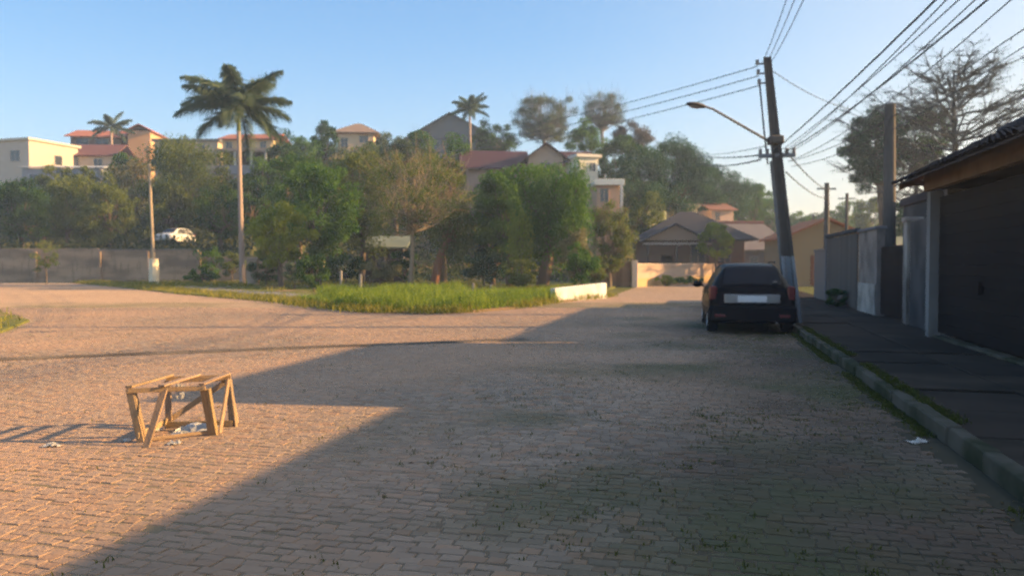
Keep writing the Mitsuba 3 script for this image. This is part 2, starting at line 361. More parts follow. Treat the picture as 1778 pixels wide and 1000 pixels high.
while s < 34:
    L = rk.uniform(0.85, 1.1)
    m = cbox(-0.0, 0.135, 0.008, L - 0.008, -0.08, 0.14, 0.02)
    m = m.subdivide()
    m.vertices += (meshkit.noise(m.vertices * 9 + s * 3.1) - 0.5)[:, None] * np.array([0.022, 0.006, 0.022])
    m = place(m, [rk.normal(0, 0.008), 0, rk.normal(0, 0.007)], rk.normal(0, 0.006))
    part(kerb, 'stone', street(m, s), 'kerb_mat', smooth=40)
    s += L
part(kerb, 'far_run', street(cbox(0, 0.135, 34.0, 110, -0.08, 0.14, 0.02)), 'kerb_mat')

# dark slab strip standing in for the long shadow band across the road
shadow_band = K('shadow_band_strip'); labels[shadow_band] = {'kind': 'structure'}
d0, d1 = np.array([0.3, 15.4]), np.array([-12.4, 10.4])
dd = (d1 - d0) / np.linalg.norm(d1 - d0); dn = np.array([-dd[1], dd[0]]); Ld = np.linalg.norm(d1 - d0); k = 0
while k * 0.62 < Ld - 0.6:
    a = d0 + dd * (k * 0.62 + 0.006); b = d0 + dd * (k * 0.62 + 0.614); w = 0.21
    m = prism(Polygon([a - dn * w, b - dn * w, b + dn * w, a + dn * w]), -0.05, 0.006 + 0.004 * rk.random())
    part(shadow_band, 'slab', m, 'shadow_band_mat')
    k += 1

# ------------------------------------------------------------------ grass
def blades(P, hmin, hmax, w, rng, c0, c1, lean=0.5, tip=(1.15, 1.1, 0.9)):
    """upright tapering blades standing at the points P"""
    n = len(P)
    h = rng.uniform(hmin, hmax, n); a = rng.uniform(0, 2 * PI, n); ln = rng.uniform(0.1, lean, n) * h
    d = np.stack([np.cos(a), np.sin(a), 0 * a], 1); sdir = np.stack([-np.sin(a), np.cos(a), 0 * a], 1) * (w * rng.uniform(0.6, 1.3, n) / 2)[:, None]
    up = np.array([0, 0, 1.0])
    mid = P + d * (ln * 0.3)[:, None] + up * (h * 0.6)[:, None]
    top = P + d * ln[:, None] + up * h[:, None]
    v = np.stack([P - sdir, P + sdir, mid + sdir * 0.7, mid - sdir * 0.7, top], 1).reshape(-1, 3)
    f = (np.array([[0, 1, 2], [0, 2, 3], [3, 2, 4]])[None] + (np.arange(n) * 5)[:, None, None]).reshape(-1, 3)
    k = rng.random((n, 1)) ** 1.0
    c = (1 - k) * np.asarray(c0) + k * np.asarray(c1)
    return v, f, np.repeat(c, 5, 0)
def scatter(poly, n, rng):
    x0, y0, x1, y1 = poly.bounds
    p = np.column_stack([rng.uniform(x0, x1, n * 3), rng.uniform(y0, y1, n * 3)])
    return p[shapely.contains_xy(poly, p[:, 0], p[:, 1])][:n]
rg = np.random.default_rng(11)
tall = Polygon([(1.9, 30.8), (1.0, 28.6), (0, 26.2), (-1.2, 24.2), (-3.0, 23.5), (-4.7, 24.4), (-6.4, 26.8), (-8.2, 29.5), (-8.0, 34), (-4, 38), (2, 37), (3.4, 34)])
p = scatter(tall, 52000, rg)
dens = meshkit.fbm(np.column_stack([p * 0.55, p[:, 0] * 0]), 3, 2)
p = p[rg.random(len(p)) < np.clip(dens * 3.2 - 1.05, 0.05, 1)]
hm = 0.5 + 1.0 * meshkit.noise(np.column_stack([p * 0.8, p[:, 0] * 0]), 5)
v, f, c = blades(np.column_stack([p, np.full(len(p), 0.05)]), 0.16, 0.54, 0.026, rg, (0.12, 0.22, 0.025), (0.36, 0.42, 0.07), 0.8)
v[:, 2] = 0.05 + (v[:, 2] - 0.05) * np.repeat(hm, 5)
solo('tall_grass', 'tall bright yellow-green grass covering the corner island beside the junction', 'grass', (v, f), 'leaf_mat', kind='stuff', color=c)
verge_strip = Polygon([(-6.6, 26.6), (-9.4, 30.6), (-16.4, 38.4), (-26.0, 50.7), (-35.0, 61.4), (-33, 61.6), (-24.5, 51.8), (-15.2, 39.8), (-8.4, 32.2), (-6.0, 29.2)])
p = scatter(verge_strip, 14000, rg)
back = scatter(Polygon([(-26, 52), (-34, 61.5), (-10, 62), (2, 58), (5, 46), (0, 38), (-6, 36), (-14, 43)]), 26000, rg)
back = back[meshkit.fbm(np.column_stack([back * 0.3, back[:, 0] * 0]), 3, 9) > 0.46]
lb = scatter(left_bank.intersection(Polygon([(-10.4, 10), (-10.4, 22), (-20, 32), (-20, 10)])), 700, rg)
ed = np.array(island_edge); ek = np.sort(rg.uniform(0, len(ed) - 1.001, 5200)); ei = ek.astype(int)
eq = ed[ei] + (ed[ei + 1] - ed[ei]) * (ek - ei)[:, None]; en = meshkit.fbm(np.column_stack([eq * .9, eq[:, 0] * 0]), 3, 31)
eq = eq + np.column_stack([rg.normal(0, .3, len(eq)), rg.normal(-.18, .28, len(eq))]); eq = eq[en > .47]
p = np.vstack([p, back, lb, eq])
v, f, c = blades(np.column_stack([p, np.full(len(p), 0.04)]), 0.08, 0.30, 0.03, rg, (0.13, 0.16, 0.025), (0.36, 0.31, 0.07), 0.7)
solo('verge_grass', 'short patchy dry grass along the road verge and under the trees', 'grass', (v, f), 'leaf_mat', kind='stuff', color=c)
# weeds in the joints of the shaded setts and along the kerb
m = 9000
cand = SP[rg.integers(0, n_s, m * 3)] + (SD[None] * 0.040) + rg.normal(0, 0.012, (m * 3, 2))
w_ = sstep(-5.5, -1.0, (cand - K0) @ SN) * np.clip(meshkit.fbm(np.column_stack([cand * 0.7, cand[:, 0] * 0]), 4, 21) * 3.6 - 1.55, 0.02, 1)
w_ = np.maximum(w_, 0.03)
cand = cand[rg.random(len(cand)) < w_]
cand = cand[cand[:, 1] < 17]
kr = np.column_stack([rg.uniform(-4, 16, 4600), np.where(rg.random(4600) < 0.6, rg.normal(-0.05, 0.05, 4600), rg.normal(0.17, 0.05, 4600))])
kr = kr[meshkit.fbm(np.column_stack([kr[:, :1] * 0.8, kr * 0]), 3, 4) > 0.42]
kz = np.where(kr[:, 1] > 0.1, 0.125, -0.012)
cand = np.vstack([np.column_stack([np.repeat(cand, 7, 0) + rg.normal(0, 0.03, (len(cand) * 7, 2)), np.full(len(cand) * 7, -0.015)]),
                  np.column_stack([np.repeat(K0 + kr[:, :1] * SD + kr[:, 1:] * SN, 7, 0) + rg.normal(0, 0.02, (len(kr) * 7, 2)), np.repeat(kz, 7)])])
v, f, c = blades(cand, 0.012, 0.048, 0.010, rg, (0.055, 0.075, 0.016), (0.14, 0.145, 0.04), 1.0)
solo('weeds', 'small weeds and grass growing in the paving joints and along the kerb', 'weeds', (v, f), 'leaf_mat', kind='stuff', color=c)

# ------------------------------------------------------------------ right-hand side: garage, walls, gates
def colored(m, c):
    v, f, _ = meshkit.arrays(m); return v, f, np.broadcast_to(np.asarray(c, float), (len(v), 3)).copy()
def cpart(parent, name, m, c, bsdf='plaster_mat', **kw):
    kw.pop('smooth', None) if kw.get('smooth') is not True else None; v, f, c = colored(m, c); return part(parent, name, (v, f), bsdf, color=c, **kw)
def csolo(name, label, ct, m, c, bsdf='plaster_mat', **kw):
    v, f, c = colored(m, c); return solo(name, label, ct, (v, f), bsdf, color=c, **kw)

g = thing('garage', 'dark roadside garage with a wooden beam under its tiled roof and a closed black gate', 'garage')
GS0, GS1 = 4.7, 10.45
part(g, 'pillar', street(cbox(2.14, 2.36, GS1 - 0.11, GS1 + 0.11, 0.125, 2.86, 0.012)), 'concrete_mat', label='pale concrete pillar at the near corner of the gate')
part(g, 'pillar', street(cbox(2.14, 2.36, GS0, GS0 + 0.22, 0.125, 2.86, 0.012)), 'concrete_mat')
part(g, 'beam', street(cbox(2.10, 2.24, GS0 - 0.3, GS1 + 0.2, 2.863, 3.19, 0.012)), 'beam_mat', label='brown wooden beam over the gate')
part(g, 'wall', street(cat(box(2.5, 6.8, GS1 + 0.15, GS1 + 0.33, 0, 2.9), box(6.6, 6.8, GS0, GS1 + 0.15, 0, 2.9))), 'concrete_mat')
# gate: horizontal boards on posts
for i in range(14):
    z0 = 0.22 + i * 0.18
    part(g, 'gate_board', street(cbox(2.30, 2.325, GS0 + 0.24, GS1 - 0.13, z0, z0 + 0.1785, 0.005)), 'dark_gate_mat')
for sp in (6.1, 8.2):
    part(g, 'gate_post', street(cbox(2.33, 2.39, sp - 0.03, sp + 0.03, 0.13, 2.74, 0.004)), 'dark_gate_mat')
part(g, 'gate_sill', street(cbox(2.2, 2.42, GS0 + 0.24, GS1 - 0.13, 0.12, 0.17, 0.01)), 'kerb_mat')
# roof: slope up from the eave to the ridge and down behind; rows of pan tiles
EV, RG_, BK = (1.64, 2.99), (3.5, 3.93), (6.9, 3.05)
def slope(p0, p1, s0, s1, th=0.03):
    a = np.array([p0[0], p0[1]]); b = np.array([p1[0], p1[1]])
    v = []
    for q, dz in ((a, 0), (b, 0), (b, th), (a, th)):
        for ss in (s0, s1): v.append((q[0], ss, q[1] + dz))
    f = [[0, 1, 3, 2], [4, 5, 7, 6][::-1], [6, 7, 1, 0][::-1], [2, 3, 5, 4][::-1], [0, 2, 4, 6], [1, 7, 5, 3]]
    m = trimesh.Trimesh(np.array(v), np.array([q for qq in f for q in (qq[:3], [qq[0], qq[2], qq[3]])])); m.fix_normals(); return m
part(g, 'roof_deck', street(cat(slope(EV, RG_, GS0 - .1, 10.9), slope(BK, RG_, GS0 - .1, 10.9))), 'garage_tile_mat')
mb = MB()
def tile_rows(p0, p1, s0, s1, pitch, course):
    """rows of barrel tiles lapping from eave to ridge: separate short half-pipes"""
    a, b = np.array(p0), np.array(p1); L = np.linalg.norm(b - a); u = (b - a) / L; nrm = np.array([-u[1], u[0]]) * (1 if u[0] > 0 else -1)
    ang = np.linspace(0, PI, 6)
    for i in range(int((s1 - s0) / pitch)):
        for k in range(int(L / course)):
            o0, o1 = a + u * (k * course - 0.03), a + u * min((k + 1) * course + 0.02, L)
            jit = rk.normal(0, 0.004)
            ring = []
            for o, lift, r in ((o0, 0.055 + jit, pitch * 0.5), (o1, 0.03, pitch * 0.42)):
                for an in ang:
                    q = o + nrm * (lift + math.sin(an) * r * 0.6)
                    ring.append((q[0], s0 + (i + 0.5) * pitch + math.cos(an) * r + jit, q[1]))
            f = [[j, j + 1, j + 7, j + 6] for j in range(5)]
            mb.add(street(trimesh.Trimesh(np.array(ring), np.array([q for qq in f for q in (qq[:3], [qq[0], qq[2], qq[3]])]), process=False)).vertices,
                   np.array([q for qq in f for q in (qq[:3], [qq[0], qq[2], qq[3]])]))
tile_rows(EV, RG_, GS0 - .1, 10.9, 0.2, 0.36)
part(g, 'roof_tile', mb.mesh(), 'garage_tile_mat', kind='stuff')
part(g, 'ridge_cap', TM([S(GS0 - .1, RG_[0], RG_[1] + .05), S(10.9, RG_[0], RG_[1] + .05)], 0.11, 10), 'garage_tile_mat')
part(g, 'gable_board', street(slope((1.70, 2.90), (3.5, 3.81), 10.72, 10.80, .13)), 'beam_mat')
part(g, 'soffit', street(cat(slope((1.75, 3.035), (2.3, 3.3), GS0 - .05, 10.7, .015), box(2.245, 6.6, GS0 - .05, GS1 + .14, 2.9, 2.96))), 'garage_tile_mat')
part(g, 'rafter', street(cbox(1.7, 2.6, 10.6, 10.68, 2.98, 3.08, 0.004)), 'beam_mat')
part(g, 'unseen_street_wall', street(cat(cbox(2.30, 2.5, -30, GS0 - 0.42, 0, 2.56, 0.02), box(2.28, 2.52, -30, GS0 - 0.42, 2.563, 2.62))), 'concrete_mat')  # unseen wall out of view, sized by the shadow edge it throws
# the neighbours' frontage beyond the garage
part(g, 'yard_wall', street(cbox(2.56, 2.74, GS1 + .34, 13.50, 0.1, 2.46, .015)), 'dark_plaster_mat')
part(g, 'gate_handle', street(cbox(2.24, 2.295, 8.0, 8.03, 1.0, 1.22, .006)), 'black_plastic_mat')
part(g, 'gate_lock', street(cbox(2.275, 2.297, 7.92, 8.00, 1.03, 1.15, .004)), 'black_plastic_mat')
W = np.array
solo('gate_post', 'pale whitewashed gate post just beyond the garage corner', 'gate post', street(cat(cbox(2.50, 2.80, 13.55, 13.85, 0.12, 2.45, 0.015), cbox(2.46, 2.84, 13.51, 13.89, 2.452, 2.55, 0.015))), 'weathered_mat')
sg = thing('side_gate', 'dark sheet-metal gate in shade between the whitewashed post and the concrete pole', 'gate')
for i in range(9):
    a = 13.9 + i * 0.31
    part(sg, 'board', street(cbox(2.62, 2.65, a, a + 0.295, 0.18, 1.95 + 0.0 * i, 0.006)), 'dark_gate_mat')
part(sg, 'frame', street(cat(cbox(2.655, 2.70, 13.9, 16.7, 0.4, 0.46), cbox(2.655, 2.70, 13.9, 16.7, 1.7, 1.76))), 'dark_gate_mat')
fw = thing('front_wall', 'mauve-grey plastered wall with a pale lower panel beside the concrete pole', 'wall')
part(fw, 'panel', street(cbox(2.52, 2.72, 16.72, 19.2, 0.1, 2.42, 0.01)), 'mauve_mat')
cpart(fw, 'coping', street(cbox(2.47, 2.77, 16.70, 19.2, 2.423, 2.5, 0.01)), (0.16, 0.16, 0.17))
part(fw, 'plinth', street(cbox(2.49, 2.517, 16.75, 19.15, 0.125, 0.95, 0.005)), 'weathered_mat', label='pale painted lower panel')
mg = thing('metal_gate', 'blue-grey sheet-metal gate of tall vertical boards under a dark rail', 'gate')
for i in range(16):
    a = 19.35 + i * 0.36; b = rk.uniform(-0.015, 0.015)
    cpart(mg, 'board', street(cbox(2.50, 2.54, a, a + 0.335, 0.16, 2.42 + b, 0.012)), np.array([0.105, 0.096, 0.086]) * rk.uniform(0.85, 1.12), 'paint_mat')
cpart(mg, 'top_rail', street(cbox(2.44, 2.60, 19.3, 25.2, 2.45, 2.56, 0.01)), (0.05, 0.055, 0.06), 'paint_mat')
cpart(mg, 'end_post', street(cbox(2.46, 2.62, 25.12, 25.3, 0.12, 2.6, 0.01)), (0.15, 0.15, 0.16), 'paint_mat')
csolo('house_wall', 'short low grey rendered wall just past the metal gate along the pavement', 'wall', street(cat(cbox(2.5, 2.7, 25.4, 28.4, 0.1, 2.0, 0.01), cbox(2.46, 2.74, 25.4, 28.4, 2.003, 2.07, 0.01))), (0.17, 0.15, 0.135))
fh = thing('added_flat_house', 'added low dark flat-roofed house behind the front walls, lengthening their shade on the road', 'house')
part(fh, 'wall', street(cbox(4.7, 9.5, 11.6, 23.5, -.05, 3.45, .02)), 'dark_plaster_mat')  # house added so the frontage shade reaches further across the road
part(fh, 'parapet', street(cat(cbox(4.62, 4.82, 11.5, 23.6, 3.453, 3.72, .01), cbox(4.82, 9.6, 23.4, 23.6, 3.453, 3.70, .01))), 'garage_tile_mat')
for a in (13.5, 17.0, 20.5): part(fh, 'window', street(cbox(4.66, 4.698, a, a + 1.2, 1.6, 2.7, .01)), 'glass_mat')
# a yellow house front and its tiled roof at the end of the right side
yh = thing('yellow_house', 'small ochre-yellow house with an orange tiled roof past the end of the right-hand walls', 'house')
yp = at(1412, 480, 52)
cpart(yh, 'wall', place(box(-1.5, 4.0, 0, 5, 0, 3.3), [yp[0] - .4, yp[1], BASE], -0.05), (0.32, 0.22, 0.12))
cpart(yh, 'door', place(cbox(0.2, 1.0, -0.05, 0.0, 0.1, 2.1), [yp[0] - .4, yp[1], BASE], -0.05), (0.22, 0.09, 0.05), 'paint_mat')
cpart(yh, 'window', place(cbox(1.7, 2.7, -0.05, 0.0, 1.0, 2.1), [yp[0] - .4, yp[1], BASE], -0.05), (0.05, 0.055, 0.06), 'paint_mat')
def gable(w, d, z0, rise, over=0.35, th=0.14):
    """two slopes over x in 0..w, the ridge along y"""
    s = rise / (w / 2)
    pts = [(-over, z0 - over * s), (w / 2, z0 + rise), (w + over, z0 - over * s), (w + over, z0 - over * s + th), (w / 2, z0 + rise + th), (-over, z0 - over * s + th)]
    m = trimesh.creation.extrude_polygon(Polygon(pts), d + 2 * over, engine='earcut')
    m.apply_transform(np.array([[1, 0, 0, 0], [0, 0, -1, d + over], [0, 1, 0, 0], [0, 0, 0, 1.0]]))
    return m
tri = trimesh.creation.extrude_polygon(Polygon([(.02, 0), (5.48, 0), (2.75, 1.15)]), .15, engine='earcut'); tri.apply_transform(np.array([[1, 0, 0, -1.5], [0, 0, -1, .15], [0, 1, 0, 3.301], [0, 0, 0, 1.0]]))
cpart(yh, 'gable_wall', place(tri, [yp[0] - .4, yp[1], BASE], -0.05), (0.32, 0.22, 0.12))
cpart(yh, 'roof', place(gable(5.5, 5, 3.3, 1.2), [yp[0] - .4 - 1.5, yp[1], BASE], -0.05), (0.36, 0.13, 0.06), 'roof_mat')

# ------------------------------------------------------------------ poles, lamp and wires
def leaning(base, top, r0, r1, sides=10, square=False):
    n = 9; k = np.linspace(0, 1, n)[:, None]
    return TM(np.asarray(base) * (1 - k) + np.asarray(top) * k, (r0 + (r1 - r0) * k[:, 0]), sides)
PB = at(1378, 563, 18.35); PB[2] = 0.1
PT = at(1332, 100, 18.6)
up = thing('utility_pole', 'tall leaning concrete utility pole at the kerb beside the parked dark car', 'utility pole')
# double-T concrete pole: two flanges and a web
def shaft(c0, c1, w0, w1, d0, d1):
    k = np.linspace(0, 1, 8); v = []
    for q in k:
        c = c0 * (1 - q) + c1 * q; w = w0 + (w1 - w0) * q; d = d0 + (d1 - d0) * q
        ring = [(-w, -d), (w, -d), (w, -d * .55), (w * .45, -d * .45), (w * .45, d * .45), (w, d * .55), (w, d), (-w, d), (-w, d * .55), (-w * .45, d * .45), (-w * .45, -d * .45), (-w, -d * .55)]
        for a, b in ring: v.append(c + np.array([SN[0] * b + SD[0] * a, SN[1] * b + SD[1] * a, 0]))
    n = 12; f = []
    for i in range(7):
        for j in range(n):
            a, b = i * n + j, i * n + (j + 1) % n
            f += [[a, b, b + n], [a, b + n, a + n]]
    tri = trimesh.creation.triangulate_polygon(Polygon([(r[0], r[1]) for r in ring]), engine='earcut')[1]
    f += [list(np.array(t) + 7 * n) for t in tri]
    m = trimesh.Trimesh(np.array(v), np.array(f), process=False); m.fix_normals(); return m
part(up, 'shaft', shaft(PB, PT, 0.15, 0.075, 0.165, 0.085), 'pole_mat')
cpart(up, 'painted_base', shaft(PB + [0, 0, .02], PB * .75 + PT * .25, 0.156, 0.134, 0.171, 0.149), (0.34, 0.35, 0.36), label='whitewashed lower part of the pole')
def on_pole(py):
    k = (zz(py, 18.45) - PB[2]) / (PT[2] - PB[2]); return PB * (1 - k) + PT * k
PS = SD  # direction of the street
# the rack of insulators on the side facing the junction
for i, py in enumerate((108, 125, 142)):
    q = on_pole(py)
    part(up, 'bracket', TM([q, q - np.array([*SN, 0]) * 0.24], 0.022, 6), 'steel_mat')
    part(up, 'insulator', place(lathe([(0, 0), (.035, 0), (.05, .03), (.03, .06), (.05, .09), (.035, .12), (0, .12)], 10), q - np.array([SN[0] * .24, SN[1] * .24, .02])), 'ceramic_mat', smooth=40)
q = on_pole(270)
part(up, 'crossarm', bar(q - np.array([*SN, 0]) * 0.42, q + np.array([*SN, 0]) * 0.42, 0.09, 0.10, (0, 0, 1)), 'steel_mat')
for k in (-.38, -.22, .22, .38):
    part(up, 'insulator', place(lathe([(0, 0), (.035, 0), (.05, .03), (.03, .06), (.05, .09), (.035, .12), (0, .12)], 10), q + np.array([SN[0] * k, SN[1] * k, .05])), 'ceramic_mat', smooth=40)
q2 = on_pole(243)
part(up, 'clamp', bar(q2 - np.array([0, 0, .10]), q2 + np.array([0, 0, .10]), 0.32, 0.32, (1, 0, 0), 0.03), 'pole_mat')
side = -np.array([*SN, 0]) * 0.23
part(up, 'downlead', TM([on_pole(140) + side, on_pole(220) + side * 1.02, on_pole(285) + side * 1.0], 0.020, 6), 'wire_mat')
part(up, 'conduit', TM([on_pole(280) + side * .95 + np.array([.05, -.1, 0]), on_pole(430) + side * .95 + np.array([.05, -.1, 0]), PB + side * .95 + np.array([.05, -.1, .05])], 0.045, 8), 'concrete_mat')
lamp = thing('street_lamp', 'street lamp on a long thin arm reaching out from the utility pole', 'street lamp')
a0 = on_pole(246) + side * .5
a1, a2, a3 = at(1290, 214, 17.9), at(1238, 190, 17.5), at(1222, 185, 17.4)
part(lamp, 'arm', TM([a0, a0 * .67 + a2 * .33, a0 * .33 + a2 * .67, a2, a3], [.028, .028, .027, .025, .024], 8), 'pole_mat', smooth=60)
h0, h1 = at(1224, 186, 17.4), at(1194, 180, 17.2)
hd = trimesh.creation.icosphere(2); hd.apply_scale([0.27, 0.12, 0.055])
hv = (h1 - h0) / np.linalg.norm(h1 - h0)
M = np.eye(4); yy = np.cross([0, 0, 1], hv); yy /= np.linalg.norm(yy); M[:3, 0], M[:3, 1], M[:3, 2], M[:3, 3] = hv, yy, np.cross(hv, yy), (h0 + h1) / 2
hd.apply_transform(M); part(lamp, 'head', hd, 'pole_mat', smooth=True)
ln = trimesh.creation.icosphere(2); ln.apply_scale([0.17, 0.085, 0.04]); ln.apply_translation([0.03, 0, -.035]); ln.apply_transform(M); part(lamp, 'lens', ln, 'ceramic_mat', smooth=True)
part(lamp, 'collar', TM([a3, h0 + hv * .08], 0.045, 8), 'steel_mat')

def wire(name, label, a, b, sag, r, bsdf='wire_mat', n=22, group=None, beyond=0.0, strands=1):
    a, b = np.asarray(a, float), np.asarray(b, float)
    k = np.linspace(0, 1 + beyond, n)
    p = a[None] * (1 - k[:, None]) + b[None] * k[:, None]
    p[:, 2] -= sag * 4 * k * (1 - k) * (k <= 1) + (k > 1) * 0
    if strands == 1:
        return solo(name, label, 'power line' if name == 'power_line' else 'cable', TM(p, r, 5), bsdf, group)
    ms = []
    for i in range(strands):
        ph = np.linspace(0, 2 * PI * 7, n) + i * 2 * PI / strands
        off = np.stack([np.cos(ph) * r * .7, 0 * ph, np.sin(ph) * r * .7], 1)
        ms.append(TM(p + off, r * .55, 5))
    return solo(name, label, 'cable', cat(*ms), bsdf, group)
C0 = on_pole(272)
up2 = np.array([0, 0, .12])
NE = np.array([*SN, 0])
def along(px, z):
    """the point seen at the top edge of the frame, at height z: the run towards the next pole behind the camera"""
    Y = (z - EYE) / (458 / F); return np.array([(px - CX) / F * Y, Y, z])
# cables coming overhead along the street
wire('cable_bundle', 'thick black cable bundle rising to the top edge, left one of two thick ones', C0 - NE * .1 + up2, along(1622, 4.15), 0.05, 0.0115, beyond=1.6, n=40, strands=3)
wire('cable_bundle', 'thick black cable bundle rising to the top edge, right one of two thick ones', C0 + NE * .22 + up2, along(1712, 4.3), 0.10, 0.0115, beyond=1.6, n=40, strands=3)
wire('cable', 'thin cable between the two thick black bundles overhead', C0 + NE * .05 + up2, along(1662, 4.25), 0.08, 0.008, beyond=1.6)
wire('cable', 'thin cable just right of the left thick bundle overhead', C0 + NE * .0, along(1640, 4.0), 0.12, 0.0075, beyond=1.6)
wire('cable', 'thin cable just left of the right thick bundle overhead', C0 + NE * .1, along(1690, 4.1), 0.16, 0.0075, beyond=1.6)
wire('cable', 'thin cable right of the thick bundles overhead', C0 + NE * .25 - up2, along(1752, 4.35), 0.22, 0.008, beyond=1.6)
pr = at(1778, 48, 10.2)
wire('cable', 'black cable crossing the bare tree at the right edge, upper of the two', C0 + NE * .3 - up2, pr, 0.25, 0.009, beyond=1.2)
pr = at(1778, 78, 10.6)
wire('cable', 'black cable crossing the bare tree at the right edge, lower of the two', C0 + NE * .32 - up2 * 2, pr, 0.3, 0.008, beyond=1.2)
tp = on_pole(104)
for i, (px, lab) in enumerate(((1362, 'left'), (1376, 'middle'), (1392, 'right'))):
    wire('power_line', f'thin line rising from the leaning pole top to the top edge, {lab} of three', tp - NE * (.1 - .1 * i), along(px, 6.35 - .1 * i), 0.05, 0.009, beyond=3.0)
ends = [at(640, 236, 62), at(640, 245, 62), at(640, 256, 62)]
for i, (py, lab) in enumerate(((112, 'top'), (129, 'middle'), (146, 'bottom'))):
    wire('power_line', f'thin line running left from the leaning pole to the hillside, {lab} of three', on_pole(py) - NE * .24, ends[i], 0.9, 0.013, n=30)
wire('service_drop', 'thin cable dropping from the pole top to the house side on the right', on_pole(122) + NE * .1, at(1476, 190, 24.5), 0.12, 0.010)
wire('cable', 'slack cable leaving the pole leftwards at crossarm height, upper one', on_pole(268) - NE * .35, at(1215, 270, 45), 0.10, 0.022, strands=2, n=30)
wire('cable', 'slack cable leaving the pole leftwards at crossarm height, lower one', on_pole(276) - NE * .38, at(1215, 284, 45), 0.16, 0.022, n=30)
wire('cable', 'thin cable from the crossarm rising slightly leftwards over the dark trees', on_pole(252) - NE * .2, at(1215, 268, 46), 0.1, 0.012, n=30)
fb = at(1437, 330, 36.5)
wire('cable', 'cable from the crossarm down the street to the thin dark pole, upper one', C0 + NE * .3, fb, 0.12, 0.018)
wire('cable', 'cable from the crossarm down the street to the thin dark pole, lower one', C0 + NE * .2 - up2 * 3, fb - [0, 0, .4], 0.16, 0.016)
# other poles
cp = at(1543, 545, 23.0)
kp = thing('concrete_pole', 'straight grey concrete pole standing behind the side gate in front of the dark tree', 'pole')
part(kp, 'shaft', leaning([cp[0], 23, 0.1], [cp[0] - .05, 23, zz(182, 23)], 0.205, 0.15, 12), 'pole_mat', smooth=50)
part(kp, 'cap', leaning([cp[0] - .05, 23, zz(182, 23)], [cp[0] - .05, 23, zz(180, 23)], 0.165, 0.12, 12), 'steel_mat')
kp = thing('street_pole', 'thin dark street pole at the far end of the metal gate', 'pole')
part(kp, 'shaft', leaning([fb[0], 36.5, 0], [fb[0] - .04, 36.5, zz(318, 36.5)], 0.15, 0.11, 8), 'pole_mat')
part(kp, 'crossarm', bar([fb[0] - .5, 36.5, zz(328, 36.5)], [fb[0] + .4, 36.5, zz(328, 36.5)], .08, .08, (0, 0, 1)), 'steel_mat')
kp = thing('street_pole', 'slender pole above the metal gate roofline, right of the thin dark pole', 'pole')
q = at(1469, 460, 46)
part(kp, 'shaft', leaning([q[0], 46, 0], [q[0], 46, zz(336, 46)], 0.11, 0.09, 8), 'pole_mat')
part(kp, 'crossarm', bar([q[0] - .5, 46, zz(345, 46)], [q[0] + .5, 46, zz(345, 46)], .08, .08, (0, 0, 1)), 'steel_mat')
kp = thing('street_pole', 'short distant pole beside the ochre house at the street end', 'pole')
q = at(1411, 470, 60)
part(kp, 'shaft', leaning([q[0], 60, 0], [q[0], 60, zz(375, 60)], 0.12, 0.10, 8), 'pole_mat')
part(kp, 'cap', leaning([q[0], 60, zz(375, 60)], [q[0], 60, zz(373, 60)], 0.12, 0.06, 8), 'steel_mat')

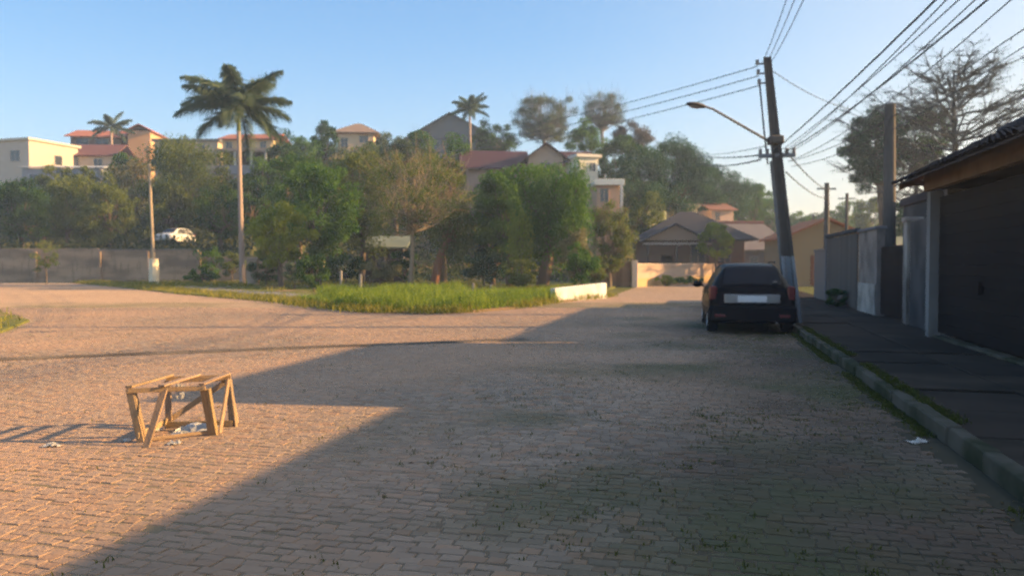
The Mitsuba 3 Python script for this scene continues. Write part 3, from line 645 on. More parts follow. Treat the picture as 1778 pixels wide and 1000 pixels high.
# ------------------------------------------------------------------ the parked hatchback
def car(name, label, o, ang, paint, scale=1.0, detail=True, wide=1.0):
    ys = [-.02, .02, .06, .16, .30, .44, .70, 1.2, 1.7, 2.15, 2.55, 2.95, 3.3, 3.62, 3.80, 3.86]
    zt = [.62, .86, .98, 1.10, 1.27, 1.40, 1.455, 1.475, 1.465, 1.42, 1.22, 1.01, .95, .86, .72, .55]
    ht = [.60, .66, .64, .59, .55, .525, .515, .53, .54, .55, .62, .68, .68, .64, .58, .50]
    zs = [.60, .80, .90, .93, .94, .94, .94, .93, .92, .91, .90, .90, .86, .78, .66, .52]
    hs = [.70, .76, .79, .805, .815, .82, .825, .83, .83, .83, .825, .815, .80, .76, .68, .58]
    zb = [.40, .30, .28, .26, .25, .23, .20, .19, .19, .19, .19, .20, .22, .24, .28, .36]
    P = [PchipInterpolator(ys, q) for q in (zt, ht, zs, hs, zb)]
    def section(y):
        t, h, s, w, b = (float(q(y)) for q in P)
        s = min(s, t - .015)
        return [(0, b), (w * .80, b), (w * .96, b + .07), (w * 1.0, b + .22 if b + .22 < s - .1 else (b + s) / 2), (w * 1.005, (b + .22) * .4 + s * .6 if b + .22 < s - .1 else (b + s) / 2 + .02), (w * .985, s - .035), (w * .95, s),
                (w * .95 * .55 + h * .45, s * .55 + t * .45), (h * 1.0, t - .055 if t - s > .1 else t - (t - s) * .4), (h * .90, t - .012), (h * .5, t - .001), (0, t)]
    yy = np.unique(np.concatenate([np.linspace(-.02, .5, 22), np.linspace(.5, 3.4, 30), np.linspace(3.4, 3.86, 12)]))
    half = np.array([[(x, y, z) for x, z in section(y)] for y in yy])
    full = np.concatenate([half, half[:, -2:0:-1] * np.array([-1, 1, 1])], 1)
    n, m = full.shape[:2]; v = full.reshape(-1, 3); f = []
    for i in range(n - 1):
        for j in range(m):
            a, b = i * m + j, i * m + (j + 1) % m
            f += [[a, b, b + m], [a, b + m, a + m]]
    for row in (0, n - 1):
        c = len(v); v = np.vstack([v, full[row].mean(0)])
        f += [[c, row * m + j, row * m + (j + 1) % m] for j in range(m)]
    body = trimesh.Trimesh(v, np.array(f), process=False); body.fix_normals()
    key = thing(name, label, 'car')
    def put(nm, mesh, b, **kw):
        mesh = mesh.copy(); mesh.apply_scale([scale * wide, scale, scale]); return part(key, nm, place(mesh, o, ang), b, **kw)
    put('body', body, paint, smooth=38)
    def patch(pts):
        pts = np.array(pts); a, b = pts.shape[:2]
        f = []
        for i in range(a - 1):
            for j in range(b - 1):
                q = i * b + j; f += [[q, q + 1, q + b + 1], [q, q + b + 1, q + b]]
        return trimesh.Trimesh(pts.reshape(-1, 3), np.array(f), process=False)
    def top(y, k): return float(P[0](y)) + .010 - .013 * k * k
    put('rear_window', patch([[(k * float(P[1](y)) * .90, y - .008, top(y, k)) for k in np.linspace(-1, 1, 9)] for y in np.linspace(.10, .42, 8)]), 'tint_mat', smooth=True)
    put('windscreen', patch([[(k * float(P[1](y)) * .90, y + .008, top(y, k)) for k in np.linspace(-1, 1, 9)] for y in np.linspace(2.22, 2.92, 8)]), 'tint_mat', smooth=True)
    for sg_ in (-1, 1):
        for y0, y1 in ((.50, 1.22), (1.28, 2.40)):
            rows = []
            for y in np.linspace(y0, y1, 8):
                sec = section(y); a, b = np.array(sec[6]), np.array(sec[8])
                lo = .08; hi = .92 * (1 if y < 2.1 else max(.2, 1 - (y - 2.1) * 1.3))
                rows.append([(sg_ * ((a * (1 - k) + b * k)[0] + .012), y, (a * (1 - k) + b * k)[1]) for k in np.linspace(lo, hi, 4)])
            put('side_window', patch(rows), 'tint_mat', smooth=True)
        tl = cbox(sg_ * .655 if sg_ > 0 else -.80, .80 if sg_ > 0 else -.655, -.005, .22, .70, 1.0, .045)
        put('tail_light', tl, 'lamp_red_mat', smooth=35)
        hl = cbox(sg_ * .42 if sg_ > 0 else -.70, .70 if sg_ > 0 else -.42, 3.62, 3.80, .60, .76, .03)
        put('headlight', hl, 'alloy_mat')
        mir = trimesh.creation.icosphere(2); mir.apply_scale([.11, .06, .075]); mir.apply_translation([sg_ * .95, 2.38, .98])
        put('mirror', cat(mir, TM([(sg_ * .80, 2.38, .93), (sg_ * .92, 2.38, .97)], .025, 6)), paint if not detail else 'black_plastic_mat', smooth=40)
        put('rear_reflector', cbox(*( (.50, .70) if sg_ > 0 else (-.70, -.50)), -.085, -.05, .36, .42, .01), 'lamp_red_mat')
        for wy in (.62, 3.10):
            prof = [(0.0, -.09), (.17, -.09), (.19, -.095), (.27, -.10), (.295, -.07), (.30, 0), (.295, .07), (.27, .10), (.19, .095), (.17, .09), (0, .09)]
            ty = lathe(prof, 28); ty.apply_transform(trimesh.transformations.rotation_matrix(PI / 2, [0, 1, 0])); ty.apply_translation([sg_ * .715, wy, .30])
            w = put('wheel', ty, 'rubber_mat', smooth=40)
            rim = lathe([(0, .0), (.05, .0), (.07, -.02), (.15, -.015), (.178, .01), (.178, -.03), (0, -.03)], 20); rim.apply_transform(trimesh.transformations.rotation_matrix(sg_ * PI / 2, [0, 1, 0])); rim.apply_translation([sg_ * .808, wy, .30])
            rim.apply_scale([scale * wide, scale, scale]); part(w, 'rim', place(rim, o, ang), 'alloy_mat')
            ang_ = np.linspace(.0, PI, 18)
            ring = np.array([[(sg_ * (.822 if wy > 1 else .815), wy + r * math.cos(a), .29 + r * math.sin(a)) for a in ang_] for r in (.30, .36)])
            put('wheel_arch', patch(ring), 'black_plastic_mat')
    bp = cbox(-.82, .82, -.075, .16, .235, .60, .06)
    put('rear_bumper', bp, 'black_plastic_mat' if detail else paint, smooth=30)
    put('front_bumper', cbox(-.74, .74, 3.66, 3.90, .28, .56, .06), 'black_plastic_mat' if detail else paint, smooth=30)
    put('licence_plate_recess', cbox(-.52, .52, -.034, .02, .645, .83, .012), 'alloy_mat')
    put('licence_plate', cbox(-.27, .27, -.047, -.0345, .67, .80, .004), 'plate_mat', label='pale blank licence plate')
    if detail:
        put('hatch_handle', cbox(-.14, .14, -.03, .03, .86, .885, .006), 'black_plastic_mat')
        put('wiper', bar((-.05, .075, 1.005), (-.40, .145, 1.10), .014, .012, (0, 0, 1)), 'black_plastic_mat')
        put('exhaust', TM([(.45, -.07, .25), (.45, .25, .25)], .025, 8), 'steel_mat')
        st = trimesh.creation.cylinder(.042, .006, 16); st.apply_transform(trimesh.transformations.rotation_matrix(-.85, [1, 0, 0])); st.apply_translation([.43, .128, 1.075])
        put('sticker', st, 'paper_mat', label='small pale round sticker at the lower right of the rear window')
        for sg_ in (-1, 1): put('roof_bar', TM([(sg_ * .50, .75, 1.475), (sg_ * .50, .8, 1.50), (sg_ * .515, 1.9, 1.50), (sg_ * .515, 1.95, 1.475)], .014, 6), 'black_plastic_mat')
    return key
cc = at(1304, 575, 16.5)
car('parked_car', 'dark hatchback parked at the right-hand kerb in the shade, seen from behind', [cc[0], 16.45, -0.005], -math.radians(11.5), 'car_paint_mat', 1.03, wide=1.07)

# ------------------------------------------------------------------ the wooden crate, the litter
rw = np.random.default_rng(5)
wc = thing('wooden_crate', 'open frame crate of rough wooden slats with splayed legs standing alone on the road', 'crate')
WOODC = np.array([0.345, 0.235, 0.135])
def plank(name, p0, p1, w=.062, th=.024, side=(1, 0, 0), over=0.012):
    m = bar(p0, p1, w, th, side, 0.003, over).subdivide().subdivide()
    m.vertices += (meshkit.noise(m.vertices * 25 + rw.random() * 50) - .5)[:, None] * .004
    v, f, _ = meshkit.arrays(m)
    c = WOODC * rw.uniform(.78, 1.15) * np.array([1, rw.uniform(.94, 1.04), rw.uniform(.85, 1.1)])
    grey = np.clip(meshkit.fbm(v * 9 + rw.random() * 9, 3) * 2 - .75, 0, 1)[:, None] * .55
    c = c * (1 - grey) + np.array([.25, .20, .15]) * grey
    streak = .62 + .70 * meshkit.noise(np.column_stack([(v - p0) @ np.cross(side, np.asarray(p1) - p0) * 60, (v - p0) @ np.asarray(side, float) * 90, (v @ np.array([.3, .4, .5])) * 3]))
    return part(wc, name, (v, f), 'wood_mat', color=np.clip(c * streak[:, None], .02, 1))
TZ = .445
FLt, FRt, BLt, BRt = W([-3.225, 6.50, TZ]), W([-2.650, 6.63, TZ]), W([-3.175, 7.10, TZ]), W([-2.660, 7.21, TZ])
FLb, FRb, BLb, BRb = W([-3.120, 6.46, 0.0]), W([-2.630, 6.74, 0.0]), W([-3.150, 7.06, 0.0]), W([-2.590, 7.12, 0.0])
up1 = W([0, 0, .03])
plank('leg', FLt - up1, FLb, 0.059, .022); plank('leg', FRt - up1, FRb, 0.066, .022); plank('leg', BLt - up1, BLb, 0.057, .022); plank('leg', BRt - up1, BRb, 0.053, .022)
dx = W([.036, .012, 0])
plank('leg_facing', FRt + dx - up1, FRb + dx, 0.053, .018, (0, 1, 0)); plank('leg_facing', BRt + dx - up1 + [0, -.05, 0], BRb + dx + [0.0, -.02, 0], 0.050, .018, (0, 1, 0))
plank('leg_facing', FLt + W([.028, .02, -.03]), FLb + W([.028, .03, 0]), 0.050, .018, (0, 1, 0))
plank('top_rail', FLt + W([0, -.02, -.012]), FRt + W([0, -.02, -.012]), 0.040, .020, (0, 0, 1), .02)
plank('top_rail', BLt + W([0, .02, -.012]), BRt + W([0, .02, -.012]), 0.059, .020, (0, 0, 1), .02)
plank('top_slat', FLt + W([.01, -.02, .024]), BLt + W([.01, .02, .024]), 0.059, .018, (1, 0, 0), .02)
plank('top_slat', W([-2.965, 6.53, TZ + .024]), W([-2.925, 7.16, TZ + .024]), 0.059, .018, (1, 0, 0), .02)
plank('top_slat', FRt + W([-.01, -.02, .024]), BRt + W([-.01, .02, .024]), 0.053, .018, (1, 0, 0), .02)
plank('prop', W([-2.955, 6.55, TZ - .005]), W([-3.0, 6.30, .0]), 0.059, .020, (1, 0, 0.1))
plank('side_brace', W([-2.615, 7.10, TZ - .02]), W([-2.595, 6.83, .005]), 0.057, .018, (0, 1, 0))
plank('side_brace', W([-2.625, 7.16, TZ - .05]), W([-2.57, 7.19, .02]), 0.050, .018, (0, 1, 0))
plank('back_brace', BLb + W([.0, .045, .07]), BRt + W([-.03, .03, -.05]), 0.050, .018, (0, 0, 1))
plank('bottom_rail', FLb + W([.02, .02, .018]), FRb + W([-.01, .02, .028]), 0.031, .020, (0, 0, 1))
plank('bottom_rail', BLb + W([-.02, -.02, .03]), BRb + W([0, -.02, .03]), 0.053, .020, (0, 0, 1))
plank('bottom_rail', FLb + W([-.02, 0, .06]), BLb + W([-.02, 0, .06]), 0.053, .020, (0, 0, 1))
for q in (FLt, FRt, BLt, BRt): part(wc, 'nail', place(trimesh.creation.icosphere(1, .006), q + W([0, -.034 if q is FLt or q is FRt else .034, -.01])), 'steel_mat')
def crumple(w, d, h, seed, n=14, fold=.5):
    r = np.random.default_rng(seed); x, y = np.meshgrid(np.linspace(-1, 1, n), np.linspace(-1, 1, n), indexing='ij')
    p = np.stack([x * w / 2, y * d / 2, 0 * x], -1).reshape(-1, 3)
    q = np.column_stack([x.ravel() * 2.3 + seed, y.ravel() * 2.3, 0 * x.ravel()])
    p[:, 2] = np.abs(meshkit.fbm(q, 4, seed) - .35) * h * 2.2 * (1 - .6 * np.maximum(np.abs(x), np.abs(y)).ravel()) + .004
    p[:, :2] += (np.column_stack([meshkit.noise(q * 1.7, seed + 1), meshkit.noise(q * 1.7, seed + 2)]) - .5) * fold * np.array([w, d]) * .6
    i, j = np.meshgrid(np.arange(n - 1), np.arange(n - 1), indexing='ij')
    f = np.stack([i * n + j, (i + 1) * n + j, (i + 1) * n + j + 1, i * n + j + 1], -1).reshape(-1, 4)
    return trimesh.Trimesh(p, np.vstack([f[:, [0, 1, 2]], f[:, [0, 2, 3]]]), process=False)
solo('plastic_bag', 'crumpled whitish plastic bag lying on the road inside the wooden crate', 'plastic bag', place(crumple(.34, .28, .09, 3), [-2.83, 6.88, .0], .3), 'plastic_mat', smooth=40)
solo('plastic_scrap', 'torn white plastic strip hanging from the crate\'s middle top slat', 'plastic scrap', place(crumple(.07, .12, .02, 8, 8).apply_transform(trimesh.transformations.rotation_matrix(1.4, [1, 0, 0])), [-2.955, 6.85, .37], .2), 'plastic_mat', smooth=40)
for i, (px, py, w, d, lab) in enumerate(((303, 771, .10, .07, 'white crumpled paper scrap on the road just in front of the crate'), (270, 748, .13, .07, 'pale paper scrap lying between the crate\'s left legs'),
                                         (221, 766, .09, .06, 'grey-white paper scrap at the crate\'s left foot'), (91, 775, .13, .06, 'flat pale paper scrap on the road left of the crate'),
                                         (346, 744, .11, .07, 'white paper ball under the right side of the crate'))):
    q = at(px, py, 1.0); Y = EYE / ((EYE - q[2])); q = at(px, py, Y)
    solo('paper_scrap', lab, 'litter', place(crumple(w, d, .05, 20 + i, 9), [q[0], q[1], .0], i * 1.1), 'paper_mat', smooth=40)
solo('paper_scrap', 'white crumpled paper lying alone in the gutter at the right-hand kerb', 'litter', place(crumple(.19, .10, .05, 41, 10), [*S(1.55, -.20)[:2], -.008], .4), 'paper_mat', smooth=40)
# ------------------------------------------------------------------ low walls on the left
rwall = thing('retaining_wall', 'long brown-grey retaining wall across the far end of the side street', 'wall')
xa, xb, xc = -52.0, gx(172, 63.9), gx(345, 63.9)
part(rwall, 'section', cbox(xa, xb, 63.75, 64.05, -.1, 2.75, .02), 'retain_mat')
part(rwall, 'section', cbox(xb + .03, xc, 63.70, 64.05, -.1, 2.62, .02), 'retain_mat', label='paler right-hand section')
part(rwall, 'section', cbox(xc + .03, -15.5, 63.75, 64.05, -.1, 2.05, .02), 'retain_mat')
part(rwall, 'coping', cbox(xb + .02, xc + .02, 63.64, 64.1, 2.623, 2.70, .01), 'concrete_mat')
for i, px in enumerate((60, 172, 255, 345)):
    part(rwall, 'pier', cbox(gx(px, 63.6) - .17, gx(px, 63.6) + .17, 63.52, 63.697 if i == 1 or i == 2 else 63.747, -.1, 2.5, .02), 'retain_mat')
lw = thing('low_wall', 'low bright white wall with a sloping top at the corner of the grass island', 'wall')
l0, l1 = at(958, 523, 1), at(1049, 519, 1)
l0 = W([1.62, 30.6]); l1 = W([4.05, 33.9])
def sloping_wall(p, q, h0, h1, th):
    d = (q - p) / np.linalg.norm(q - p); n = np.array([-d[1], d[0]]) * th / 2
    v = [np.r_[p - n, -.1], np.r_[q - n, -.1], np.r_[q + n, -.1], np.r_[p + n, -.1], np.r_[p - n, h0], np.r_[q - n, h1], np.r_[q + n, h1], np.r_[p + n, h0]]
    return trimesh.Trimesh(np.array(v)).convex_hull
part(lw, 'body', sloping_wall(l0, l1, .53, .66, .22), 'whitewash_mat')
cpart(lw, 'plinth', sloping_wall(l0 - .03, l1 + .03, .12, .12, .27), (0.55, 0.52, 0.47), 'matte_mat')
pw = thing('boundary_wall', 'long sunlit peach-coloured boundary wall with a pale end pillar in front of the brown house', 'wall')
p0, p1 = W([7.95, 50.0]), W([17.4, 64.0])
cpart(pw, 'wall', sloping_wall(p0, p1, 1.42, 1.55, .2), (0.50, 0.36, 0.27))
cpart(pw, 'coping', place(sloping_wall(p0, p1, .09, .09, .3), [0, 0, 1.44]), (0.52, 0.38, 0.29))
cpart(pw, 'band', sloping_wall(p0, p1, .55, .60, .23), (0.50, 0.34, 0.17), label='yellowish lower band')
cpart(pw, 'end_pillar', cbox(7.72, 8.08, 49.72, 50.05, -.05, 1.72, .02), (0.66, 0.56, 0.46))
bgt = thing('wooden_gate', 'dark brown wooden driveway gate between two posts left of the peach wall', 'gate')
for i in range(9):
    x = 6.02 + i * .185
    cpart(bgt, 'board', cbox(x, x + .175, 50.0, 50.04, .03, 1.62 + .015 * (i % 3), .01), np.array([.20, .13, .095]) * rk.uniform(.8, 1.2), 'matte_mat')
cpart(bgt, 'rail', cat(cbox(6.0, 7.7, 50.043, 50.09, .35, .45), cbox(6.0, 7.7, 50.043, 50.09, 1.25, 1.35)), (.13, .085, .06), 'matte_mat')
cpart(bgt, 'post', cbox(5.80, 5.98, 49.95, 50.13, -.05, 2.3, .015), (.26, .19, .15), 'matte_mat')

# ------------------------------------------------------------------ houses
WIN = np.array([.05, .055, .065])
def house(label, px0, px1, py_top, py_bot, Y, rot=0.0, depth=7.0, wall=(.5, .45, .38), roof=None, roof_col=(.28, .10, .06), rise=None, over=.5, wins=(), name='house', face='x', tiles=True, door=None, side_wins=()):
    """a house whose front spans those columns at depth Y; py_top is the wall's top, py_bot where its windows' storey ends (the wall goes on into the ground)"""
    a, b = at(px0, py_top, Y), at(px1, py_top, Y)
    w = (b[0] - a[0]) / math.cos(rot); zt = a[2]; zl = zz(py_bot, Y); zg = min(H(a[0], Y), H(b[0], Y), H(b[0], Y + depth), zl) - .4
    o = [a[0], Y, 0]
    key = thing(name, label, 'house')
    P = lambda m: place(m, o, rot)
    cpart(key, 'wall', P(cbox(0, w, 0, depth, zg, zt, .03)), wall)
    rk_ = rise if rise is not None else 1.4
    if roof == 'gable':       # ridge along the front
        m = gable(depth, w, zt + .003, rk_, over)
        m.apply_transform(np.array([[0, 1, 0, 0], [1, 0, 0, 0], [0, 0, 1, 0], [0, 0, 0, 1.0]])); m.invert()
        r = cpart(key, 'roof', P(m), roof_col, 'roof_mat')
    elif roof == 'front':     # gable end to the front
        r = cpart(key, 'roof', P(gable(w, depth, zt + .003, rk_, over)), roof_col, 'roof_mat')
        s = rk_ / (w / 2)
        tri = trimesh.creation.extrude_polygon(Polygon([(0.02, 0), (w - .02, 0), (w / 2, rk_ - .04)]), .2, engine='earcut')
        tri.apply_transform(np.array([[1, 0, 0, 0], [0, 0, -1, .2], [0, 1, 0, zt + .002], [0, 0, 0, 1.0]]))
        cpart(key, 'gable_wall', P(tri), wall)
    elif roof == 'hip':
        e = over; q = min(depth, w) / 2 * .85
        pts = [(-e, -e, zt), (w + e, -e, zt), (w + e, depth + e, zt), (-e, depth + e, zt), (q, depth / 2, zt + rk_), (max(w - q, q + .1), depth / 2, zt + rk_),
               (-e, -e, zt + .12), (w + e, -e, zt + .12), (w + e, depth + e, zt + .12), (-e, depth + e, zt + .12)]
        r = cpart(key, 'roof', P(trimesh.Trimesh(np.array(pts) + [0, 0, .004]).convex_hull), roof_col, 'roof_mat')
    elif roof == 'flat':
        r = cpart(key, 'roof', P(cbox(-.3, w + .3, -.3, depth + .3, zt + .004, zt + .34, .03)), roof_col, 'matte_mat')
    elif roof == 'shed':      # falls towards the viewer
        pts = [(-over, -over, zt), (w + over, -over, zt), (w + over, depth, zt + rk_), (-over, depth, zt + rk_), (-over, -over, zt + .12), (w + over, -over, zt + .12), (w + over, depth, zt + rk_ + .12), (-over, depth, zt + rk_ + .12)]
        r = cpart(key, 'roof', P(trimesh.Trimesh(np.array(pts) + [0, 0, .004]).convex_hull), roof_col, 'roof_mat')
    H_ = zt - zl
    for (u0, u1, v0, v1) in wins:          # as shares of the front, v from the wall's top down
        x0, x1, z1, z0 = u0 * w, u1 * w, zt - v0 * H_, zt - v1 * H_
        wk = part(key, 'window', P(cbox(x0, x1, -.03, .0, z0, z1, .005)), 'glass_mat')
        fr = cat(box(x0 - .08, x0, -.07, .0, z0 - .08, z1 + .08), box(x1, x1 + .08, -.07, 0, z0 - .08, z1 + .08), box(x0, x1, -.07, 0, z1, z1 + .08), box(x0, x1, -.09, 0, z0 - .08, z0), box((x0 + x1) / 2 - .025, (x0 + x1) / 2 + .025, -.05, -.031, z0, z1))
        cpart(wk, 'frame', P(fr), np.asarray(wall) * .75 + .12, 'matte_mat')
    for (u0, u1, v0, v1) in side_wins:     # on the right-hand flank
        y0, y1, z1, z0 = u0 * depth, u1 * depth, zt - v0 * H_, zt - v1 * H_
        wk = part(key, 'window', P(cbox(w, w + .03, y0, y1, z0, z1, .005)), 'glass_mat')
        cpart(wk, 'frame', P(cat(box(w, w + .07, y0 - .08, y0, z0 - .08, z1 + .08), box(w, w + .07, y1, y1 + .08, z0 - .08, z1 + .08), box(w, w + .07, y0, y1, z1, z1 + .08), box(w, w + .09, y0, y1, z0 - .08, z0))), np.asarray(wall) * .75 + .12, 'matte_mat')
    return key, P, w, zt, zl
CREAM, PALE, PEACH = (.62, .52, .37), (.66, .63, .58), (.62, .42, .28)
hk, P, w, zt, zl = house('cream flat-roofed house at the far left edge with two dark front windows', -60, 76, 250, 305, 108, -.30, 8, (.58, .49, .40), 'flat', (.60, .56, .47), wins=((.38, .52, .30, .62), (.72, .86, .30, .62), (.12, .22, .30, .62)), side_wins=((.5, .65, .35, .65),))
hk, P, w, zt, zl = house('pale shed with a low grey metal roof below the cream house at the far left', 38, 168, 292, 330, 98, .04, 6, (.36, .37, .42), 'shed', (.42, .43, .44), .9, .4, wins=((.1, .2, .3, .9), (.45, .5, .0, .99)), name='shed')
hk, P, w, zt, zl = house('two-storey hillside house under a bright orange-red tiled roof, left of the tall palm', 122, 206, 236, 262, 122, .1, 8, (.17, .13, .11), 'gable', (.34, .13, .085), 1.4, .7, wins=((.12, .35, .2, .85), (.5, .75, .2, .85)))
cpart(hk, 'side_block', P(cbox(w + 1.2, w + 4.6, -.5, 7, zt - 9, zt + .9, .03)), (.60, .36, .20), label='orange block on the right')
cpart(hk, 'side_roof', P(place(gable(3.4, 7.5, 0, .9, .4), [w + 1.2, -.5, zt + .92])), (.34, .13, .09), 'roof_mat')
hk, P, w, zt, zl = house('maroon-roofed lower house in front of the orange-red roofed one', 108, 196, 268, 300, 112, .02, 6, (.55, .46, .36), 'gable', (.17, .08, .078), 1.7, .6, wins=((.2, .32, .25, .8), (.62, .78, .25, .8)))
hk, P, w, zt, zl = house('cream hillside house with a dark veranda behind the tall palm trunk', 386, 472, 242, 322, 100, -.05, 7, (.60, .46, .27), 'gable', (.32, .13, .095), 1.05, .5, wins=((.08, .2, .06, .22), (.42, .5, .06, .2), (.78, .9, .06, .22)))
HH = zt - zl
cpart(hk, 'veranda_slab', P(cbox(-.4, w + .3, -1.6, -.002, zt - HH * .30, zt - HH * .24, .02)), (.42, .30, .22))
part(hk, 'veranda_back', P(cbox(.1, w - .1, -.12, -.004, zt - HH * .62, zt - HH * .302, .01)), 'dark_gate_mat')
for u in (.02, .33, .66, .95): cpart(hk, 'post', P(cbox(u * w, u * w + .22, -1.5, -1.28, zt - HH * .98, zt - HH * .302, .01)), PALE)
cpart(hk, 'balcony_wall', P(cbox(-.3, w + .2, -1.7, -1.52, zt - HH * .80, zt - HH * .60, .01)), (.30, .30, .33))
hk, P, w, zt, zl = house('long low grey-roofed house half hidden behind the olive tree, left of the tall palm', 268, 378, 246, 275, 112, .0, 7, (.52, .42, .30), 'flat', (.20, .19, .17), wins=((.70, .80, .1, .7), (.3, .4, .1, .7)))
hk, P, w, zt, zl = house('brown-roofed house with cream walls on the ridge right of the tall palm', 586, 648, 232, 272, 116, .08, 8, (.60, .47, .32), 'hip', (.24, .17, .13), 2.2, .9, wins=((.1, .28, .2, .6), (.6, .85, .1, .4)))
hk, P, w, zt, zl = house('large house with a big plain grey roof on the ridge beside the smaller palm', 704, 862, 243, 268, 122, -.12, 10, (.15, .165, .18), 'front', (.15, .17, .19), 3.9, .8, wins=((.3, .38, .2, .8),))
hk, P, w, zt, zl = house('pink-walled gabled house with a maroon tiled roof in the middle of the hillside', 918, 978, 272, 312, 84, .1, 8, (.50, .38, .30), 'front', (.075, .036, .042), 1.35, .7, wins=((.35, .62, .25, .7),))
cpart(hk, 'wing_wall', P(cbox(-6.6, -.02, 1.5, 8, zl - 6, zt - 1.0, .03)), (.34, .24, .20))
m = gable(7.2, 6.8, 0, 2.1, .5); m.apply_transform(np.array([[0, 1, 0, -6.9], [1, 0, 0, 1.2], [0, 0, 1, zt - 1.0], [0, 0, 0, 1.0]])); m.invert()
cpart(hk, 'wing_roof', P(m), (.075, .036, .048), 'roof_mat')
cpart(hk, 'annex_wall', P(cbox(w + .02, w + 3.2, .8, 7, zl - 6, zt - .5, .03)), (.60, .46, .36))
m = gable(6.6, 3.4, 0, 1.5, .5); m.apply_transform(np.array([[0, 1, 0, w - .1], [1, 0, 0, .5], [0, 0, 1, zt - .48], [0, 0, 0, 1.0]])); m.invert()
cpart(hk, 'annex_roof', P(m), (.07, .036, .046), 'roof_mat')
hk, P, w, zt, zl = house('small white cube-shaped house with one dark window right of the maroon roof', 1004, 1040, 273, 305, 82, .32, 5, (.74, .70, .58), 'flat', (.70, .66, .56), wins=((.55, .85, .28, .72),), side_wins=((.3, .6, .3, .7),))
hk, P, w, zt, zl = house('house with a bright white balcony parapet above the dark gate', 1036, 1076, 322, 352, 74, .05, 6, (.58, .38, .26), 'flat', (.76, .73, .62), wins=((.15, .5, .2, .95),))
cpart(hk, 'balcony_parapet', P(cbox(-.3, w + .3, -1.0, -.85, zt - .05, zt + .52, .02)), (.80, .77, .66))
cpart(hk, 'post', P(cbox(w - .1, w + .15, -1.0, -.8, zl - 3, zt - .053, .01)), PALE)
# the brown house behind the peach wall
hk, P, w, zt, zl = house('brown single-storey house under a wide dark grey hipped roof behind the peach wall', 1122, 1290, 418, 462, 63, -.06, 8, (.20, .12, .085), 'hip', (.06, .056, .06), 2.6, .9, wins=((.46, .6, .15, .85), (.75, .85, .15, .85)))
cpart(hk, 'front_gable', P(place(gable(5.0, 2.2, 0, 1.25, .35), [-.3, -1.2, zt - .02])), (.085, .08, .085), 'roof_mat')
tri = trimesh.creation.extrude_polygon(Polygon([(0, 0), (5, 0), (2.5, 1.2)]), .12, engine='earcut'); tri.apply_transform(np.array([[1, 0, 0, -.3], [0, 0, -1, -1.0], [0, 1, 0, zt - .01], [0, 0, 0, 1.0]]))
cpart(hk, 'gable_wall', P(tri), (.36, .25, .18))
cpart(hk, 'porch_beam', P(cbox(-.4, 5.1, -1.3, -1.12, zt - .36, zt - .19, .01)), (.42, .34, .28))
for u in (.0, 2.3, 4.7): cpart(hk, 'porch_post', P(cbox(u - .1, u + .1, -1.3, -1.12, -.1, zt - .363, .01)), (.10, .075, .06))
part(hk, 'door', P(cbox(1.2, 2.1, -.05, -.003, .05, 2.2, .01)), 'dark_gate_mat')
hk, P, w, zt, zl = house('pink and white upper house on the slope behind the brown house', 1236, 1276, 364, 402, 92, .2, 6, (.56, .41, .34), 'gable', (.25, .13, .10), .9, .4, wins=((.15, .35, .15, .5), (.55, .8, .5, .9)))
hk, P, w, zt, zl = house('small cream block showing above the dark hipped roof', 1176, 1211, 360, 378, 90, .05, 5, (.66, .57, .38), 'flat', (.62, .55, .38), wins=((.3, .7, .4, .9),))
hk, P, w, zt, zl = house('house with a broad grey-brown tiled roof right behind the parked dark car', 1285, 1372, 436, 470, 72, .0, 9, (.16, .145, .14), 'shed', (.175, .15, .145), 2.9, .4, wins=((.2, .35, .3, .9), (.55, .75, .3, .9)))
cpart(hk, 'ridge_cap', P(cbox(-.4, w + .4, 8.85, 9.15, zt + 2.95, zt + 3.28, .05)), (.27, .13, .09), 'roof_mat', label='reddish ridge tiles')
hk, P, w, zt, zl = house('small shed with a pale greenish metal roof among the trunks behind the tall grass', 634, 700, 432, 468, 57, .05, 5, (.07, .06, .055), 'shed', (.17, .20, .165), 1.0, .3, wins=((.3, .5, .2, .9),), name='shed')
# a white car seen above the wall
q = at(303, 421, 71); car('parked_car', 'small white car parked above the retaining wall on the left', [q[0], 74.0, H(q[0], 72.5) + .0], PI - .25, 'white_paint_mat', 1.0, False)

# ------------------------------------------------------------------ trees
LEAF = {  # two leaf colours each
    'dark': ((0.025, 0.065, 0.019), (0.086, 0.162, 0.040)), 'green': ((0.039, 0.109, 0.019), (0.132, 0.236, 0.043)), 'olive': ((0.075, 0.111, 0.026), (0.195, 0.230, 0.061)),
    'brown': ((0.138, 0.136, 0.067), (0.287, 0.271, 0.128)), 'yellow': ((0.120, 0.183, 0.021), (0.310, 0.345, 0.047)), 'grey': ((0.075, 0.109, 0.061), (0.155, 0.197, 0.107)),
    'purple': ((0.097, 0.084, 0.080), (0.172, 0.149, 0.134)), 'blue': ((0.024, 0.065, 0.035), (0.071, 0.142, 0.064))}
BARK = (.14, .105, .075)
def leaf_cloud(cent, size, col, rng, droop=0.0, aspect=.5):
    """kite-shaped leaves at the points"""
    n = len(cent)
    u = rng.normal(size=(n, 3)); u[:, 2] -= droop * 1.6; u /= np.linalg.norm(u, axis=1, keepdims=True)
    r = rng.normal(size=(n, 3)); v = np.cross(u, r); v /= np.linalg.norm(v, axis=1, keepdims=True)
    L = (size * rng.uniform(.6, 1.35, n))[:, None]
    q = np.stack([cent - u * L * .5, cent + v * L * aspect * .5, cent + u * L * .5, cent - v * L * aspect * .5], 1).reshape(-1, 3)
    f = (np.array([[0, 1, 2], [0, 2, 3]])[None] + (np.arange(n) * 4)[:, None, None]).reshape(-1, 3)
    return q, f, np.repeat(col, 4, 0)
